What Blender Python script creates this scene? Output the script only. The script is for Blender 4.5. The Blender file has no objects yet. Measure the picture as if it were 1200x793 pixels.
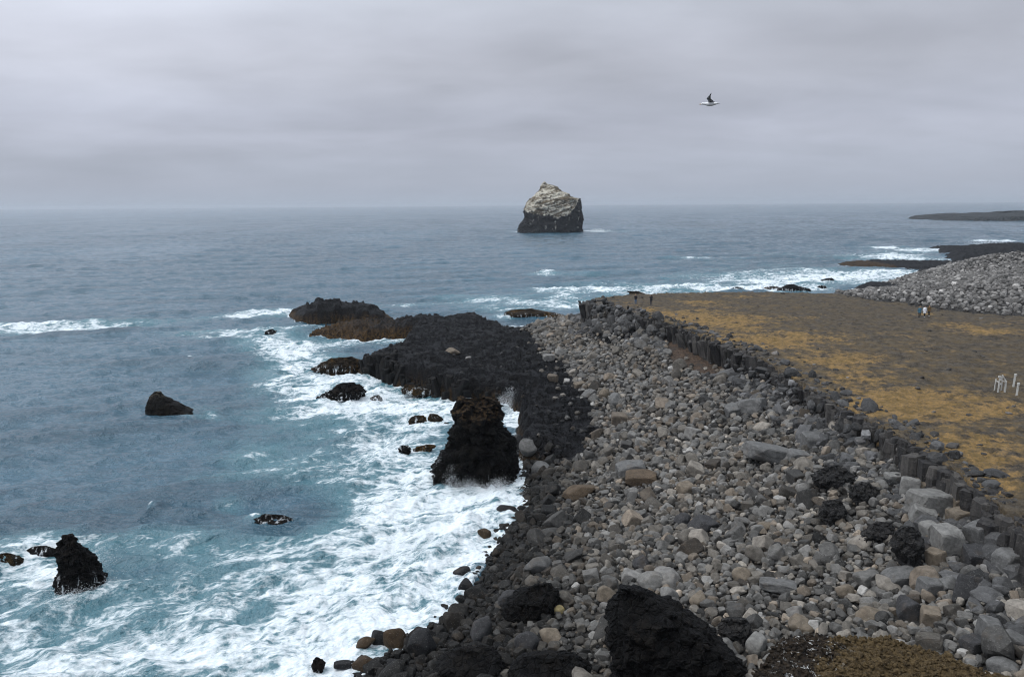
import bpy, bmesh, math, random
import numpy as np
from mathutils import Vector, Matrix, Euler

random.seed(7)
RNG = np.random.default_rng(11)
SC = bpy.context.scene
COL = SC.collection
f32 = np.float32

# ------------------------------------------------------------------ camera geometry
FPX, CX, CY = 933.0, 600.0, 396.5
CAMZ = 27.0
PITCH, ROLL = math.atan((396.5 - 239.7) / 933.0), math.radians(0.41)
_f = np.array([0, math.cos(PITCH), -math.sin(PITCH)])
_r0 = np.array([1.0, 0, 0])
_u0 = np.array([0, math.sin(PITCH), math.cos(PITCH)])
_r = _r0 * math.cos(ROLL) - _u0 * math.sin(ROLL)
_u = _u0 * math.cos(ROLL) + _r0 * math.sin(ROLL)
CAM = np.array([0, 0, CAMZ])


def ray(px, py):
    return _f + _r * ((px - CX) / FPX) + _u * ((CY - py) / FPX)


def at(px, py, z):
    """where the line of sight of a photograph point meets the height z"""
    d = ray(px, py)
    t = (z - CAMZ) / d[2]
    return CAM + d * t


def at_y(px, py, y):
    d = ray(px, py)
    return CAM + d * (y / d[1])


def project(P):
    v = np.asarray(P, float) - CAM
    w = v @ _f
    w = np.where(np.abs(w) < 1e-6, 1e-6, w)
    return CX + FPX * (v @ _r) / w, CY - FPX * (v @ _u) / w, w


# ------------------------------------------------------------------ noise
_perm = np.random.default_rng(3).permutation(256).astype(np.int32)
PERM = np.concatenate([_perm, _perm, _perm])
_g = np.random.default_rng(4).normal(size=(256, 3))
GRAD = (_g / np.linalg.norm(_g, axis=1)[:, None]).astype(f32)


def perlin(x, y, z=None, seed=0):
    x = np.asarray(x, f32) + f32(seed * 17.31)
    y = np.asarray(y, f32) + f32(seed * 5.77)
    two = z is None
    xi = np.floor(x).astype(np.int32); yi = np.floor(y).astype(np.int32)
    xf = x - xi; yf = y - yi
    u = xf * xf * xf * (xf * (xf * 6 - 15) + 10)
    v = yf * yf * yf * (yf * (yf * 6 - 15) + 10)
    if two:
        def g(a, b):
            h = PERM[(PERM[(xi + a) & 255] + yi + b) & 255]
            q = GRAD[h]
            return q[..., 0] * (xf - a) + q[..., 1] * (yf - b)
        a = g(0, 0); b = g(1, 0); c = g(0, 1); d = g(1, 1)
        return (a + u * (b - a)) * (1 - v) + (c + u * (d - c)) * v
    z = np.asarray(z, f32) + f32(seed * 2.13)
    zi = np.floor(z).astype(np.int32); zf = z - zi
    w = zf * zf * zf * (zf * (zf * 6 - 15) + 10)

    def g3(a, b, c):
        h = PERM[(PERM[(PERM[(xi + a) & 255] + yi + b) & 255] + zi + c) & 255]
        q = GRAD[h]
        return q[..., 0] * (xf - a) + q[..., 1] * (yf - b) + q[..., 2] * (zf - c)

    def pl(c):
        a = g3(0, 0, c); b = g3(1, 0, c); e = g3(0, 1, c); d = g3(1, 1, c)
        return (a + u * (b - a)) * (1 - v) + (e + u * (d - e)) * v
    p0 = pl(0); p1 = pl(1)
    return p0 + w * (p1 - p0)


def fbm(x, y, z=None, oct=4, seed=0, ridged=False, gain=0.5):
    s = 0; a = 1.0; k = 1.0; t = 0
    for i in range(oct):
        n = perlin(x * k, y * k, None if z is None else z * k, seed + i * 3)
        s = s + a * ((1 - 2 * np.abs(n)) if ridged else n)
        t += a; a *= gain; k *= 2.03
    return s / t


def sstep(a, b, x):
    t = np.clip((x - a) / (b - a), 0, 1)
    return t * t * (3 - 2 * t)


def poly_sd(P, X, Y):
    """signed distance to a polygon, positive inside"""
    P = np.asarray(P, float)
    X = np.asarray(X, f32); Y = np.asarray(Y, f32)
    best = np.full(X.shape, 1e18, f32)
    inside = np.zeros(X.shape, bool)
    n = len(P)
    for i in range(n):
        ax, ay = P[i]; bx, by = P[(i + 1) % n]
        dx, dy = bx - ax, by - ay
        L = dx * dx + dy * dy + 1e-12
        t = np.clip(((X - ax) * dx + (Y - ay) * dy) / L, 0, 1)
        d = (X - ax - t * dx) ** 2 + (Y - ay - t * dy) ** 2
        best = np.minimum(best, d)
        c = (ay > Y) != (by > Y)
        inside ^= c & (X < dx * (Y - ay) / (dy if abs(dy) > 1e-9 else 1e-9) + ax)
    d = np.sqrt(best)
    return np.where(inside, d, -d)


class TPS:
    def __init__(self, pts, smooth=1e-3):
        p = np.array(pts, float)
        self.c = p[:, :2].mean(0); self.s = 60.0
        self.xy = (p[:, :2] - self.c) / self.s
        n = len(p)
        K = self.k(np.linalg.norm(self.xy[:, None] - self.xy[None], axis=2)) + np.eye(n) * smooth
        P = np.hstack([np.ones((n, 1)), self.xy])
        A = np.zeros((n + 3, n + 3)); A[:n, :n] = K; A[:n, n:] = P; A[n:, :n] = P.T
        self.w = np.linalg.solve(A, np.concatenate([p[:, 2], np.zeros(3)]))

    @staticmethod
    def k(r):
        return r * r * np.log(np.maximum(r, 1e-9))

    def __call__(self, X, Y):
        x = ((np.asarray(X, f32) - self.c[0]) / self.s).astype(f32)
        y = ((np.asarray(Y, f32) - self.c[1]) / self.s).astype(f32)
        n = len(self.xy)
        o = (self.w[n] + self.w[n + 1] * x + self.w[n + 2] * y).astype(f32)
        for i in range(n):
            r2 = (x - f32(self.xy[i, 0])) ** 2 + (y - f32(self.xy[i, 1])) ** 2
            o += f32(self.w[i] * 0.5) * r2 * np.log(np.maximum(r2, f32(1e-12)))
        return o


# ------------------------------------------------------------------ object helpers
def mesh_np(name, V, faces, mats=(), smooth=False, attrs=None, fmat=None, parent=None):
    """faces: list of int arrays (n,3) or (n,4); attrs: name -> (N,4) per-vertex colours"""
    me = bpy.data.meshes.new(name)
    V = np.ascontiguousarray(V, f32)
    faces = [np.asarray(f, np.int32) for f in (faces if isinstance(faces, (list, tuple)) else [faces])]
    faces = [f for f in faces if len(f)]
    loops = np.concatenate([f.ravel() for f in faces])
    sizes = np.concatenate([np.full(len(f), f.shape[1], np.int32) for f in faces])
    me.vertices.add(len(V)); me.vertices.foreach_set('co', V.ravel())
    me.loops.add(len(loops)); me.loops.foreach_set('vertex_index', loops)
    me.polygons.add(len(sizes))
    me.polygons.foreach_set('loop_start', np.concatenate([[0], np.cumsum(sizes)[:-1]]).astype(np.int32))
    me.polygons.foreach_set('loop_total', sizes)
    me.polygons.foreach_set('use_smooth', np.full(len(sizes), bool(smooth)))
    for m in mats:
        me.materials.append(m)
    if fmat is not None:
        me.polygons.foreach_set('material_index', np.asarray(fmat, np.int32))
    for k, a in (attrs or {}).items():
        at_ = me.attributes.new(k, 'FLOAT_COLOR', 'POINT')
        at_.data.foreach_set('color', np.ascontiguousarray(a, f32).ravel())
    me.update(); me.validate()
    o = bpy.data.objects.new(name, me)
    COL.objects.link(o)
    if parent is not None:
        o.parent = parent
    return o


def tag(o, label, cat, group=None):
    o['label'] = label; o['category'] = cat
    if group:
        o['group'] = group
    return o


def struct(o, kind='structure'):
    o['kind'] = kind
    return o


def empty(name, loc, rz=0.0):
    o = bpy.data.objects.new(name, None)
    COL.objects.link(o)
    o.location = loc; o.rotation_euler = (0, 0, rz); o.empty_display_size = 0.2
    return o


# ------------------------------------------------------------------ materials
class NT:
    def __init__(self, name):
        self.m = bpy.data.materials.new(name)
        self.m.use_nodes = True
        self.t = self.m.node_tree
        self.t.nodes.clear()
        self.out = self.t.nodes.new('ShaderNodeOutputMaterial')

    def n(self, typ, **kw):
        x = self.t.nodes.new(typ)
        for k, v in kw.items():
            setattr(x, k, v)
        return x

    def l(self, a, b):
        self.t.links.new(a, b)

    def set(self, sock, v):
        if hasattr(v, 'is_output') or isinstance(v, bpy.types.NodeSocket):
            self.l(v, sock)
        else:
            sock.default_value = v

    def pos(self):
        return self.n('ShaderNodeNewGeometry').outputs['Position']

    def normal_z(self):
        s = self.n('ShaderNodeSeparateXYZ'); self.l(self.n('ShaderNodeNewGeometry').outputs['Normal'], s.inputs[0])
        return s.outputs[2]

    def sep(self, v):
        s = self.n('ShaderNodeSeparateXYZ'); self.l(v, s.inputs[0]); return s.outputs

    def attr(self, name):
        a = self.n('ShaderNodeAttribute'); a.attribute_name = name
        return a.outputs['Color']

    def sepc(self, v):
        s = self.n('ShaderNodeSeparateColor'); self.l(v, s.inputs[0]); return s.outputs

    def mapv(self, v, scale=(1, 1, 1), rot=(0, 0, 0), loc=(0, 0, 0)):
        if any(rot):
            r = self.n('ShaderNodeMapping'); self.l(v, r.inputs[0]); r.inputs['Rotation'].default_value = rot
            v, rot = r.outputs[0], (0, 0, 0)
        m = self.n('ShaderNodeMapping'); self.l(v, m.inputs[0])
        m.inputs['Scale'].default_value = scale; m.inputs['Rotation'].default_value = rot
        m.inputs['Location'].default_value = loc
        return m.outputs[0]

    def noise(self, v, scale, detail=4, rough=0.55, dist=0.0, out=0):
        x = self.n('ShaderNodeTexNoise')
        self.set(x.inputs['Vector'], v); x.inputs['Scale'].default_value = scale
        x.inputs['Detail'].default_value = detail; x.inputs['Roughness'].default_value = rough
        x.inputs['Distortion'].default_value = dist
        return x.outputs[out]

    def voro(self, v, scale, feature='F1', out='Distance', rand=1.0):
        x = self.n('ShaderNodeTexVoronoi', feature=feature)
        self.set(x.inputs['Vector'], v); x.inputs['Scale'].default_value = scale
        x.inputs['Randomness'].default_value = rand
        return x.outputs[out]

    def math(self, op, a, b=0.0, c=0.0, clamp=False):
        x = self.n('ShaderNodeMath', operation=op); x.use_clamp = clamp
        for i, v in enumerate((a, b, c)):
            self.set(x.inputs[i], v)
        return x.outputs[0]

    def rng(self, v, a, b, c=0.0, d=1.0, smooth=True):
        x = self.n('ShaderNodeMapRange', interpolation_type='SMOOTHSTEP' if smooth else 'LINEAR')
        self.set(x.inputs[0], v)
        for i, q in enumerate((a, b, c, d)):
            self.set(x.inputs[i + 1], q)
        return x.outputs[0]

    def mix(self, f, a, b, mode='MIX'):
        x = self.n('ShaderNodeMix', data_type='RGBA', blend_type=mode)
        self.set(x.inputs[0], f)
        for s, v in ((x.inputs[6], a), (x.inputs[7], b)):
            if isinstance(v, tuple) and len(v) == 3:
                v = v + (1,)
            self.set(s, v)
        return x.outputs[2]

    def bump(self, h, strength=0.5, dist=0.1, normal=None):
        x = self.n('ShaderNodeBump'); self.l(h, x.inputs['Height'])
        x.inputs['Strength'].default_value = strength; x.inputs['Distance'].default_value = dist
        if normal is not None:
            self.l(normal, x.inputs['Normal'])
        return x.outputs[0]

    def bsdf(self, color, rough=0.8, normal=None, spec=0.5, ior=1.45):
        b = self.n('ShaderNodeBsdfPrincipled')
        if isinstance(color, tuple) and len(color) == 3:
            color = color + (1,)
        self.set(b.inputs['Base Color'], color); self.set(b.inputs['Roughness'], rough)
        self.set(b.inputs['Specular IOR Level'], spec); self.set(b.inputs['IOR'], ior)
        if normal is not None:
            self.l(normal, b.inputs['Normal'])
        return b

    def done(self, b):
        self.l(b.outputs[0] if hasattr(b, 'outputs') else b, self.out.inputs[0])
        return self.m


def mat_plain(name, col, rough=0.8, var=0.25, scale=8.0):
    t = NT(name)
    n = t.noise(t.n('ShaderNodeTexCoord').outputs['Object'], scale, 4)
    c = t.mix(t.rng(n, 0.3, 0.7), tuple(v * (1 - var) for v in col), tuple(min(1, v * (1 + var)) for v in col))
    return t.done(t.bsdf(c, rough, t.bump(n, 0.2, 0.02)))


def mat_lava(name, c0, c1, brown, brown_amt, rough=0.62, scale=1.0, streak=False, top_tint=None):
    """dark lava; brown = weed or oxidised patches by noise (and the mask attribute), bumpy at three scales"""
    t = NT(name)
    p = t.pos()
    n1 = t.noise(p, 0.35 * scale, 5, 0.6); n2 = t.noise(p, 2.2 * scale, 6, 0.65, 0.4); n3 = t.noise(p, 9.0 * scale, 4, 0.6)
    c = t.mix(t.rng(n2, 0.35, 0.7), c0, c1)
    c = t.mix(t.rng(n3, 0.52, 0.75, 0, 0.6), c, tuple(v * 1.9 for v in c1))
    msk = t.sepc(t.attr('mask'))
    b = t.math('ADD', t.math('MULTIPLY', t.rng(n1, 0.45, 0.68), brown_amt), msk[1])
    b = t.math('MULTIPLY', b, t.rng(n2, 0.36, 0.6), clamp=True)
    c = t.mix(b, c, brown)
    if top_tint:
        nz = t.normal_z()
        k = t.math('MULTIPLY', t.math('MULTIPLY', t.rng(nz, 0.25, 0.8), t.rng(n2, 0.4, 0.6)), top_tint[1])
        c = t.mix(t.math('MULTIPLY', k, t.rng(t.sep(p)[2], top_tint[2], top_tint[2] + 1.5)), c, top_tint[0])
    if streak:
        z = t.sep(p)[2]
        st = t.noise(t.mapv(p, (2.2, 2.2, 0.35)), 1.0, 4, 0.6)
        k = t.math('MULTIPLY', t.rng(st, 0.56, 0.63), t.rng(z, 0.5, 1.3, 1, 0))
        c = t.mix(k, c, (0.75, 0.78, 0.8))
    h = t.math('ADD', t.math('MULTIPLY', n2, 1.0), t.math('MULTIPLY', n3, 0.35))
    v = t.voro(p, 1.6 * scale, 'DISTANCE_TO_EDGE')
    h = t.math('ADD', h, t.math('MULTIPLY', t.rng(v, 0.0, 0.12), 0.35))
    return t.done(t.bsdf(c, rough, t.bump(h, 1.0, 0.5 / scale), spec=0.12))


def mat_boulder():
    t = NT('boulder_stone')
    p = t.pos()
    col = t.attr('rock_col')
    n1 = t.noise(p, 3.0, 5, 0.65); n2 = t.noise(p, 14.0, 5, 0.7); n3 = t.noise(p, 1.1, 3)
    k = t.rng(n1, 0.3, 0.7, 0.68, 1.25)
    c = t.mix(1.0, col, t.n('ShaderNodeCombineXYZ').outputs[0], 'MIX')
    cc = t.n('ShaderNodeCombineColor')
    for i in range(3):
        t.l(k, cc.inputs[i])
    c = t.mix(1.0, col, cc.outputs[0], 'MULTIPLY')
    c = t.mix(t.rng(n2, 0.56, 0.72, 0, 0.45), c, (0.33, 0.32, 0.30))       # pale crystals and lichen specks
    c = t.mix(t.rng(n3, 0.55, 0.72, 0, 0.2), c, (0.12, 0.085, 0.055))     # rusty weathering
    c = t.mix(t.rng(n2, 0.42, 0.3, 0, 0.5), c, (0.03, 0.03, 0.03))         # vesicles
    h = t.math('ADD', n1, t.math('MULTIPLY', n2, 0.5))
    return t.done(t.bsdf(c, 0.85, t.bump(h, 0.7, 0.09), spec=0.3))


def mat_beach():
    t = NT('beach_gravel')
    p = t.pos()
    v = t.voro(p, 4.5, 'F1', 'Color'); vd = t.voro(p, 4.5)
    g = t.sepc(v)[0]
    c = t.mix(g, (0.010, 0.0095, 0.009), (0.045, 0.041, 0.037))
    wet = t.sepc(t.attr('mask'))
    c = t.mix(wet[2], c, (0.012, 0.012, 0.012))
    c = t.mix(t.math('MULTIPLY', wet[1], t.rng(t.noise(p, 0.6, 5), 0.25, 0.55)), c, t.mix(t.rng(t.noise(p, 2.5, 6, 0.7), 0.35, 0.65), (0.028, 0.017, 0.010), (0.085, 0.054, 0.034)))
    return t.done(t.bsdf(c, 0.8, t.bump(vd, 0.8, -0.2), spec=0.3))


def mat_plateau():
    t = NT('plateau_ground')
    p = t.pos()
    m = t.sepc(t.attr('mask'))
    n1 = t.noise(p, 0.13, 6, 0.62, 0.3); n2 = t.noise(p, 1.3, 6, 0.68); n3 = t.noise(p, 6.0, 4, 0.65)
    n4 = t.noise(p, 0.5, 5, 0.6)
    c = t.mix(t.rng(n2, 0.33, 0.68), (0.034, 0.029, 0.024), (0.115, 0.097, 0.076))
    c = t.mix(t.math('MULTIPLY', t.rng(n4, 0.35, 0.65), t.rng(m[0], 0.0, 0.5, 0.45, 0.95)), c, (0.145, 0.103, 0.052))
    c = t.mix(t.rng(n3, 0.5, 0.72, 0, 0.7), c, (0.13, 0.115, 0.1))
    # golden sand between the stones
    s = t.math('ADD', t.math('MULTIPLY', t.rng(n1, 0.3, 0.7), 0.42), t.math('MULTIPLY', t.rng(n4, 0.3, 0.7), 0.34))
    s = t.math('ADD', s, t.math('MULTIPLY', t.rng(n2, 0.3, 0.7), 0.34))
    s = t.math('ADD', s, t.math('MULTIPLY', m[0], 0.68))
    g = t.rng(s, 0.78, 1.20)
    g = t.math('MULTIPLY', g, t.rng(n3, 0.66, 0.48, 0.25, 1))
    gold = t.mix(t.rng(n2, 0.35, 0.65), (0.160, 0.106, 0.040), (0.32, 0.200, 0.080))
    c = t.mix(g, c, gold)
    v = t.voro(p, 1.1, 'DISTANCE_TO_EDGE')
    h = t.math('ADD', n2, t.math('MULTIPLY', n3, 0.4))
    return t.done(t.bsdf(c, 0.9, t.bump(h, 1.0, 0.45), spec=0.15))


def mat_cliff(name='basalt_columns', k=1.0):
    t = NT(name)
    p = t.pos()
    col = t.sepc(t.attr('rock_col'))[0]
    n1 = t.noise(t.mapv(p, (1.6, 1.6, 0.35)), 1.5, 5, 0.65); n2 = t.noise(p, 7.0, 5, 0.7)
    a = t.mix(col, (0.022, 0.021, 0.021), (0.095, 0.088, 0.08))
    c = t.mix(t.rng(n1, 0.35, 0.65), a, t.mix(col, (0.05, 0.047, 0.044), (0.15, 0.135, 0.115)))
    c = t.mix(t.rng(n2, 0.55, 0.75, 0, 0.5), c, (0.2, 0.185, 0.165))
    c = t.mix(1.0, c, (k, k, k * 1.02), 'MULTIPLY')
    return t.done(t.bsdf(c, 0.85, t.bump(t.math('ADD', n1, n2), 0.8, 0.12), spec=0.15))


def mat_guano():
    t = NT('guano_rock')
    p = t.pos()
    x, y, z = t.sep(p)
    dark = t.mix(t.rng(t.noise(p, 0.3, 5), 0.35, 0.7), (0.004, 0.004, 0.005), (0.022, 0.02, 0.019))
    band = t.noise(t.mapv(p, (0.045, 0.06, 0.30), (0, math.radians(16), 0)), 1.0, 6, 0.66, 0.5)
    fine = t.noise(p, 0.6, 6, 0.75)
    brown = t.mix(t.rng(fine, 0.35, 0.65), (0.075, 0.055, 0.035), (0.21, 0.17, 0.11))
    pale = t.mix(t.rng(fine, 0.3, 0.6), (0.35, 0.30, 0.21), (0.62, 0.58, 0.49))
    up = t.mix(t.rng(t.math('ADD', band, t.math('MULTIPLY', t.math('SUBTRACT', fine, 0.5), 0.5)), 0.45, 0.58), brown, pale)
    m = t.sepc(t.attr('mask'))[0]
    lo = t.noise(p, 0.16, 3)
    k = t.math('ADD', m, t.math('MULTIPLY', t.math('SUBTRACT', fine, 0.5), 1.5))
    k = t.rng(t.math('ADD', k, t.math('MULTIPLY', t.math('SUBTRACT', lo, 0.5), 1.2)), 0.42, 0.6)
    fl = t.noise(t.mapv(p, (1, 1, 0.5)), 0.32, 5, 0.7)
    dark = t.mix(t.rng(fl, 0.61, 0.66, 0, 0.8), dark, (0.45, 0.43, 0.38))
    c = t.mix(k, dark, up)
    return t.done(t.bsdf(c, 0.9, t.bump(t.math('ADD', band, fine), 1.0, 1.6), spec=0.15))


def mat_moss():
    t = NT('mossy_ground')
    p = t.pos()
    n1 = t.noise(p, 0.8, 5, 0.6); n2 = t.noise(p, 5.0, 6, 0.7); n3 = t.noise(p, 22.0, 4, 0.7)
    m = t.sepc(t.attr('mask'))
    rock = t.mix(t.rng(n2, 0.35, 0.7), (0.012, 0.009, 0.007), (0.06, 0.043, 0.028))
    moss = t.mix(t.rng(n2, 0.35, 0.65), (0.048, 0.032, 0.015), (0.135, 0.092, 0.042))
    moss = t.mix(t.rng(n3, 0.52, 0.7, 0, 0.75), moss, (0.24, 0.18, 0.10))
    moss = t.mix(t.rng(n3, 0.45, 0.3, 0, 0.8), moss, (0.025, 0.016, 0.008))
    c = t.mix(t.rng(t.math('ADD', t.math('MULTIPLY', m[0], 0.9), t.math('ADD', t.math('MULTIPLY', n1, 0.9), t.math('MULTIPLY', n2, 0.5))), 1.0, 1.22), rock, moss)
    sp = t.math('MULTIPLY', t.rng(t.noise(p, 3.6, 5, 0.72, 0.6), 0.60, 0.63), m[1])
    c = t.mix(sp, c, (0.78, 0.78, 0.76))
    h = t.math('ADD', n2, t.math('MULTIPLY', n3, 0.6))
    return t.done(t.bsdf(c, 0.85, t.bump(h, 1.0, 0.15), spec=0.2))


def mat_sea():
    t = NT('sea_water')
    p = t.pos()
    a = t.sepc(t.attr('foam'))
    F, T = a[0], a[1]
    # lacy foam: warped, ridged noise at three sizes
    w = t.noise(p, 0.12, 3, 0.5, 0, 1)
    wv = t.n('ShaderNodeVectorMath', operation='MULTIPLY_ADD')
    t.l(w, wv.inputs[0]); wv.inputs[1].default_value = (4.2, 4.2, 0); t.l(p, wv.inputs[2])
    q = t.mapv(wv.outputs[0], (0.62, 1.15, 1), (0, 0, math.radians(-24)))
    w2 = t.noise(q, 0.55, 2, 0.5, 0, 1)
    wv2 = t.n('ShaderNodeVectorMath', operation='MULTIPLY_ADD')
    t.l(w2, wv2.inputs[0]); wv2.inputs[1].default_value = (0.9, 0.9, 0); t.l(q, wv2.inputs[2])
    q2 = wv2.outputs[0]
    big = t.noise(q, 0.16, 4, 0.55)
    r1 = t.math('SUBTRACT', 1.0, t.math('ABSOLUTE', t.math('MULTIPLY_ADD', t.noise(q2, 0.42, 5, 0.6), 4.6, -2.3)))
    r2 = t.math('SUBTRACT', 1.0, t.math('ABSOLUTE', t.math('MULTIPLY_ADD', t.noise(q2, 1.35, 4, 0.62), 4.6, -2.3)))
    r3 = t.noise(q2, 4.5, 3, 0.65)
    fr = t.noise(q, 0.9, 9, 0.74)
    pat = t.math('ADD', t.math('MULTIPLY', t.rng(r1, -0.2, 1.0, smooth=False), 0.27), t.math('MULTIPLY', t.rng(r2, -0.2, 1.0, smooth=False), 0.18))
    pat = t.math('ADD', pat, t.math('MULTIPLY', t.rng(big, 0.28, 0.72, smooth=False), 0.26))
    pat = t.math('ADD', pat, t.math('MULTIPLY', t.rng(fr, 0.28, 0.72, smooth=False), 0.36))
    thr = t.math('MULTIPLY_ADD', F, -0.72, 1.14)
    foam = t.math('DIVIDE', t.math('SUBTRACT', pat, thr), 0.26, clamp=True)
    foam = t.rng(foam, 0.0, 1.0)
    zz = t.sep(p)[2]
    # aerated water is pale teal, clear water dark steel blue
    aer = t.math('ADD', T, t.math('MULTIPLY', t.math('SUBTRACT', big, 0.5), 0.9))
    aer = t.math('MULTIPLY', t.rng(aer, 0.1, 0.95), t.rng(T, 0.04, 0.3))
    gust_swell = t.noise(t.mapv(p, (0.010, 0.0035, 1)), 1.0, 9, 0.72)
    wc = t.mix(t.rng(gust_swell, 0.3, 0.7), (0.009, 0.050, 0.080), (0.028, 0.096, 0.143))  # light and dark streaks of the swell put into the water colour
    wc = t.mix(aer, wc, (0.055, 0.160, 0.195))
    # small ripples
    dist = t.n('ShaderNodeVectorMath', operation='LENGTH'); t.l(p, dist.inputs[0])
    d = dist.outputs['Value']
    rp = t.mapv(p, (1, 1.5, 1), (0, 0, math.radians(-22)))
    b1 = t.noise(rp, 1.3, 4, 0.6); b2 = t.noise(rp, 4.5, 3, 0.6); b0 = t.noise(t.mapv(p, (0.6, 1.4, 1), (0, 0, math.radians(-12))), 0.22, 4, 0.6)
    h = t.math('ADD', t.math('MULTIPLY', b1, 0.85), t.math('MULTIPLY', b2, t.rng(d, 60, 260, 0.22, 0.05)))
    h = t.math('ADD', h, t.math('MULTIPLY', b0, t.rng(d, 200, 900, 0.3, 2.4)))
    nm = t.bump(h, 0.8, 0.7)
    rough = t.math('ADD', t.rng(d, 100, 3000, 0.04, 0.18), t.rng(gust_swell, 0.3, 0.7, 0.09, 0.0))
    wb = t.bsdf(wc, rough, nm, spec=0.5, ior=1.6)
    fcol = t.mix(t.rng(r3, 0.3, 0.65), (0.60, 0.67, 0.70), (0.80, 0.83, 0.84))
    fb = t.bsdf(fcol, 0.9, t.bump(t.math('ADD', t.math('MULTIPLY', r2, 0.4), r3), 0.5, 0.25), spec=0.2)
    mx = t.n('ShaderNodeMixShader')
    t.l(foam, mx.inputs[0]); t.l(wb.outputs[0], mx.inputs[1]); t.l(fb.outputs[0], mx.inputs[2])
    return t.done(mx.outputs[0])


M_LAVA = mat_lava('black_lava', (0.0028, 0.0028, 0.0034), (0.0125, 0.0122, 0.0132), (0.085, 0.048, 0.016), 0.04)
M_LAVAROCK = mat_lava('wet_black_rock', (0.0022, 0.0021, 0.0022), (0.009, 0.008, 0.0075), (0.05, 0.03, 0.013), 0.22,
                      streak=True, scale=1.4)
M_STACKROCK = mat_lava('crag_rock', (0.0022, 0.0022, 0.0022), (0.009, 0.008, 0.007), (0.022, 0.015, 0.009), 0.15,
                       scale=1.6, top_tint=((0.075, 0.045, 0.02), 0.8, 5.6))
M_CRAG = mat_lava('beach_crag_rock', (0.0035, 0.0035, 0.0038), (0.013, 0.012, 0.0115), (0.055, 0.036, 0.015), 0.10, scale=1.5)
M_PERCH = mat_lava('bird_whitened_rock', (0.0022, 0.0022, 0.0022), (0.009, 0.008, 0.007), (0.045, 0.03, 0.014), 0.3,
                   scale=1.6, top_tint=((0.30, 0.26, 0.20), 0.8, 2.2))
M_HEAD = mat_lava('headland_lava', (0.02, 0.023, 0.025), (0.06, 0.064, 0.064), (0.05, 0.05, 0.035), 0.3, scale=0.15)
M_LUMP = mat_lava('cracked_lava', (0.020, 0.020, 0.0205), (0.062, 0.059, 0.057), (0.05, 0.038, 0.024), 0.2, scale=2.0)
M_WEED = mat_lava('weedy_rock', (0.010, 0.008, 0.006), (0.04, 0.028, 0.016), (0.12, 0.066, 0.018), 0.9, streak=True, scale=1.3)
M_BOULDER = mat_boulder()
M_BEACH = mat_beach()
M_PLATEAU = mat_plateau()
M_CLIFF = mat_cliff()
M_SHELFCOL = mat_cliff('shelf_basalt', 0.33)
M_GUANO = mat_guano()
M_MOSS = mat_moss()
M_SEA = mat_sea()
M_FOAM = mat_plain('spray_white', (0.82, 0.85, 0.87), 0.9, 0.05)

# ------------------------------------------------------------------ terrain heights
def P2(lst, z=None):
    return [tuple(at(p[0], p[1], p[2] if len(p) > 2 else z)[:2]) for p in lst]


ctrl = []
def C(px, py, z):
    q = at(px, py, z); ctrl.append((q[0], q[1], z))
for a in [(418, 793), (468, 765), (508, 738), (540, 712), (560, 690), (574, 660), (592, 632), (606, 606), (614, 578), (614, 548),
          (612, 515), (608, 492), (620, 472)]:
    C(*a, 0.05)
for a in [(335, 793), (412, 730), (468, 690), (512, 640), (545, 600), (550, 560), (560, 520), (575, 490)]:
    C(*a, -1.4)
for a in [(150, 793), (100, 650), (250, 560), (400, 600), (420, 500), (300, 430), (100, 420), (450, 370), (300, 360), (560, 350)]:
    C(*a, -4.0)
for a in [(1195, 632, 8.7), (1140, 583, 8.7), (1090, 548, 8.7), (1040, 518, 8.6), (985, 489, 8.5), (930, 460, 8.2), (880, 435, 7.8),
          (840, 423, 7.2), (800, 408, 7.6), (740, 384, 7.2), (705, 368, 7.4), (690, 364, 6.0),
          (640, 385, 3.4), (640, 400, 3.1), (680, 440, 3.1), (720, 490, 3.0), (690, 540, 2.1), (650, 560, 1.4),
          (800, 540, 4.4), (800, 620, 3.7), (760, 470, 4.3), (1190, 793, 6.6), (1000, 793, 4.9), (800, 793, 3.0), (610, 793, 1.4),
          (900, 640, 4.8), (1050, 680, 5.9), (700, 620, 2.6), (650, 680, 2.0), (580, 740, 1.0), (880, 560, 5.3)]:
    C(*a)
ctrl += [(-10, 22, -3), (4, 22, 1.5), (14, 22, 5), (26, 22, 7), (45, 30, 7.5), (60, 60, 7.5), (70, 120, 7), (40, 175, -3), (0, 205, -4),
         (-40, 190, -4), (80, 170, -1)]
T_BASE = TPS(ctrl, 2e-3)

EDGE = P2([(690, 354), (700, 357), (715, 361), (740, 366), (770, 374), (800, 384), (850, 402), (890, 420), (930, 442), (975, 469), (1030, 500), (1080, 529),
           (1130, 562), (1165, 590), (1200, 618), (1250, 662), (1310, 720)], 10.0)
FAR = P2([(985, 344.5), (940, 343), (880, 342), (830, 343), (790, 344.5), (760, 345.5), (730, 347), (700, 350)], 10.0)
e_end = EDGE[-1]
PLATEAU = EDGE + [(e_end[0] + 60, e_end[1] - 5), (190, 60), (190, 150)] + P2([(1240, 374)], 10.0) + FAR
MOUND = P2([(978, 345.5), (1030, 353), (1100, 362), (1200, 370.5), (1290, 378)], 10.0) + [(230, 130), (230, 330)] + \
    P2([(1200, 296.5, 13.6), (1150, 302, 12.0), (1118, 309, 6.0), (1078, 317, 0.0), (1060, 324, 0), (1038, 331, 0), (1003, 341, 0)])
mc = []
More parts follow.
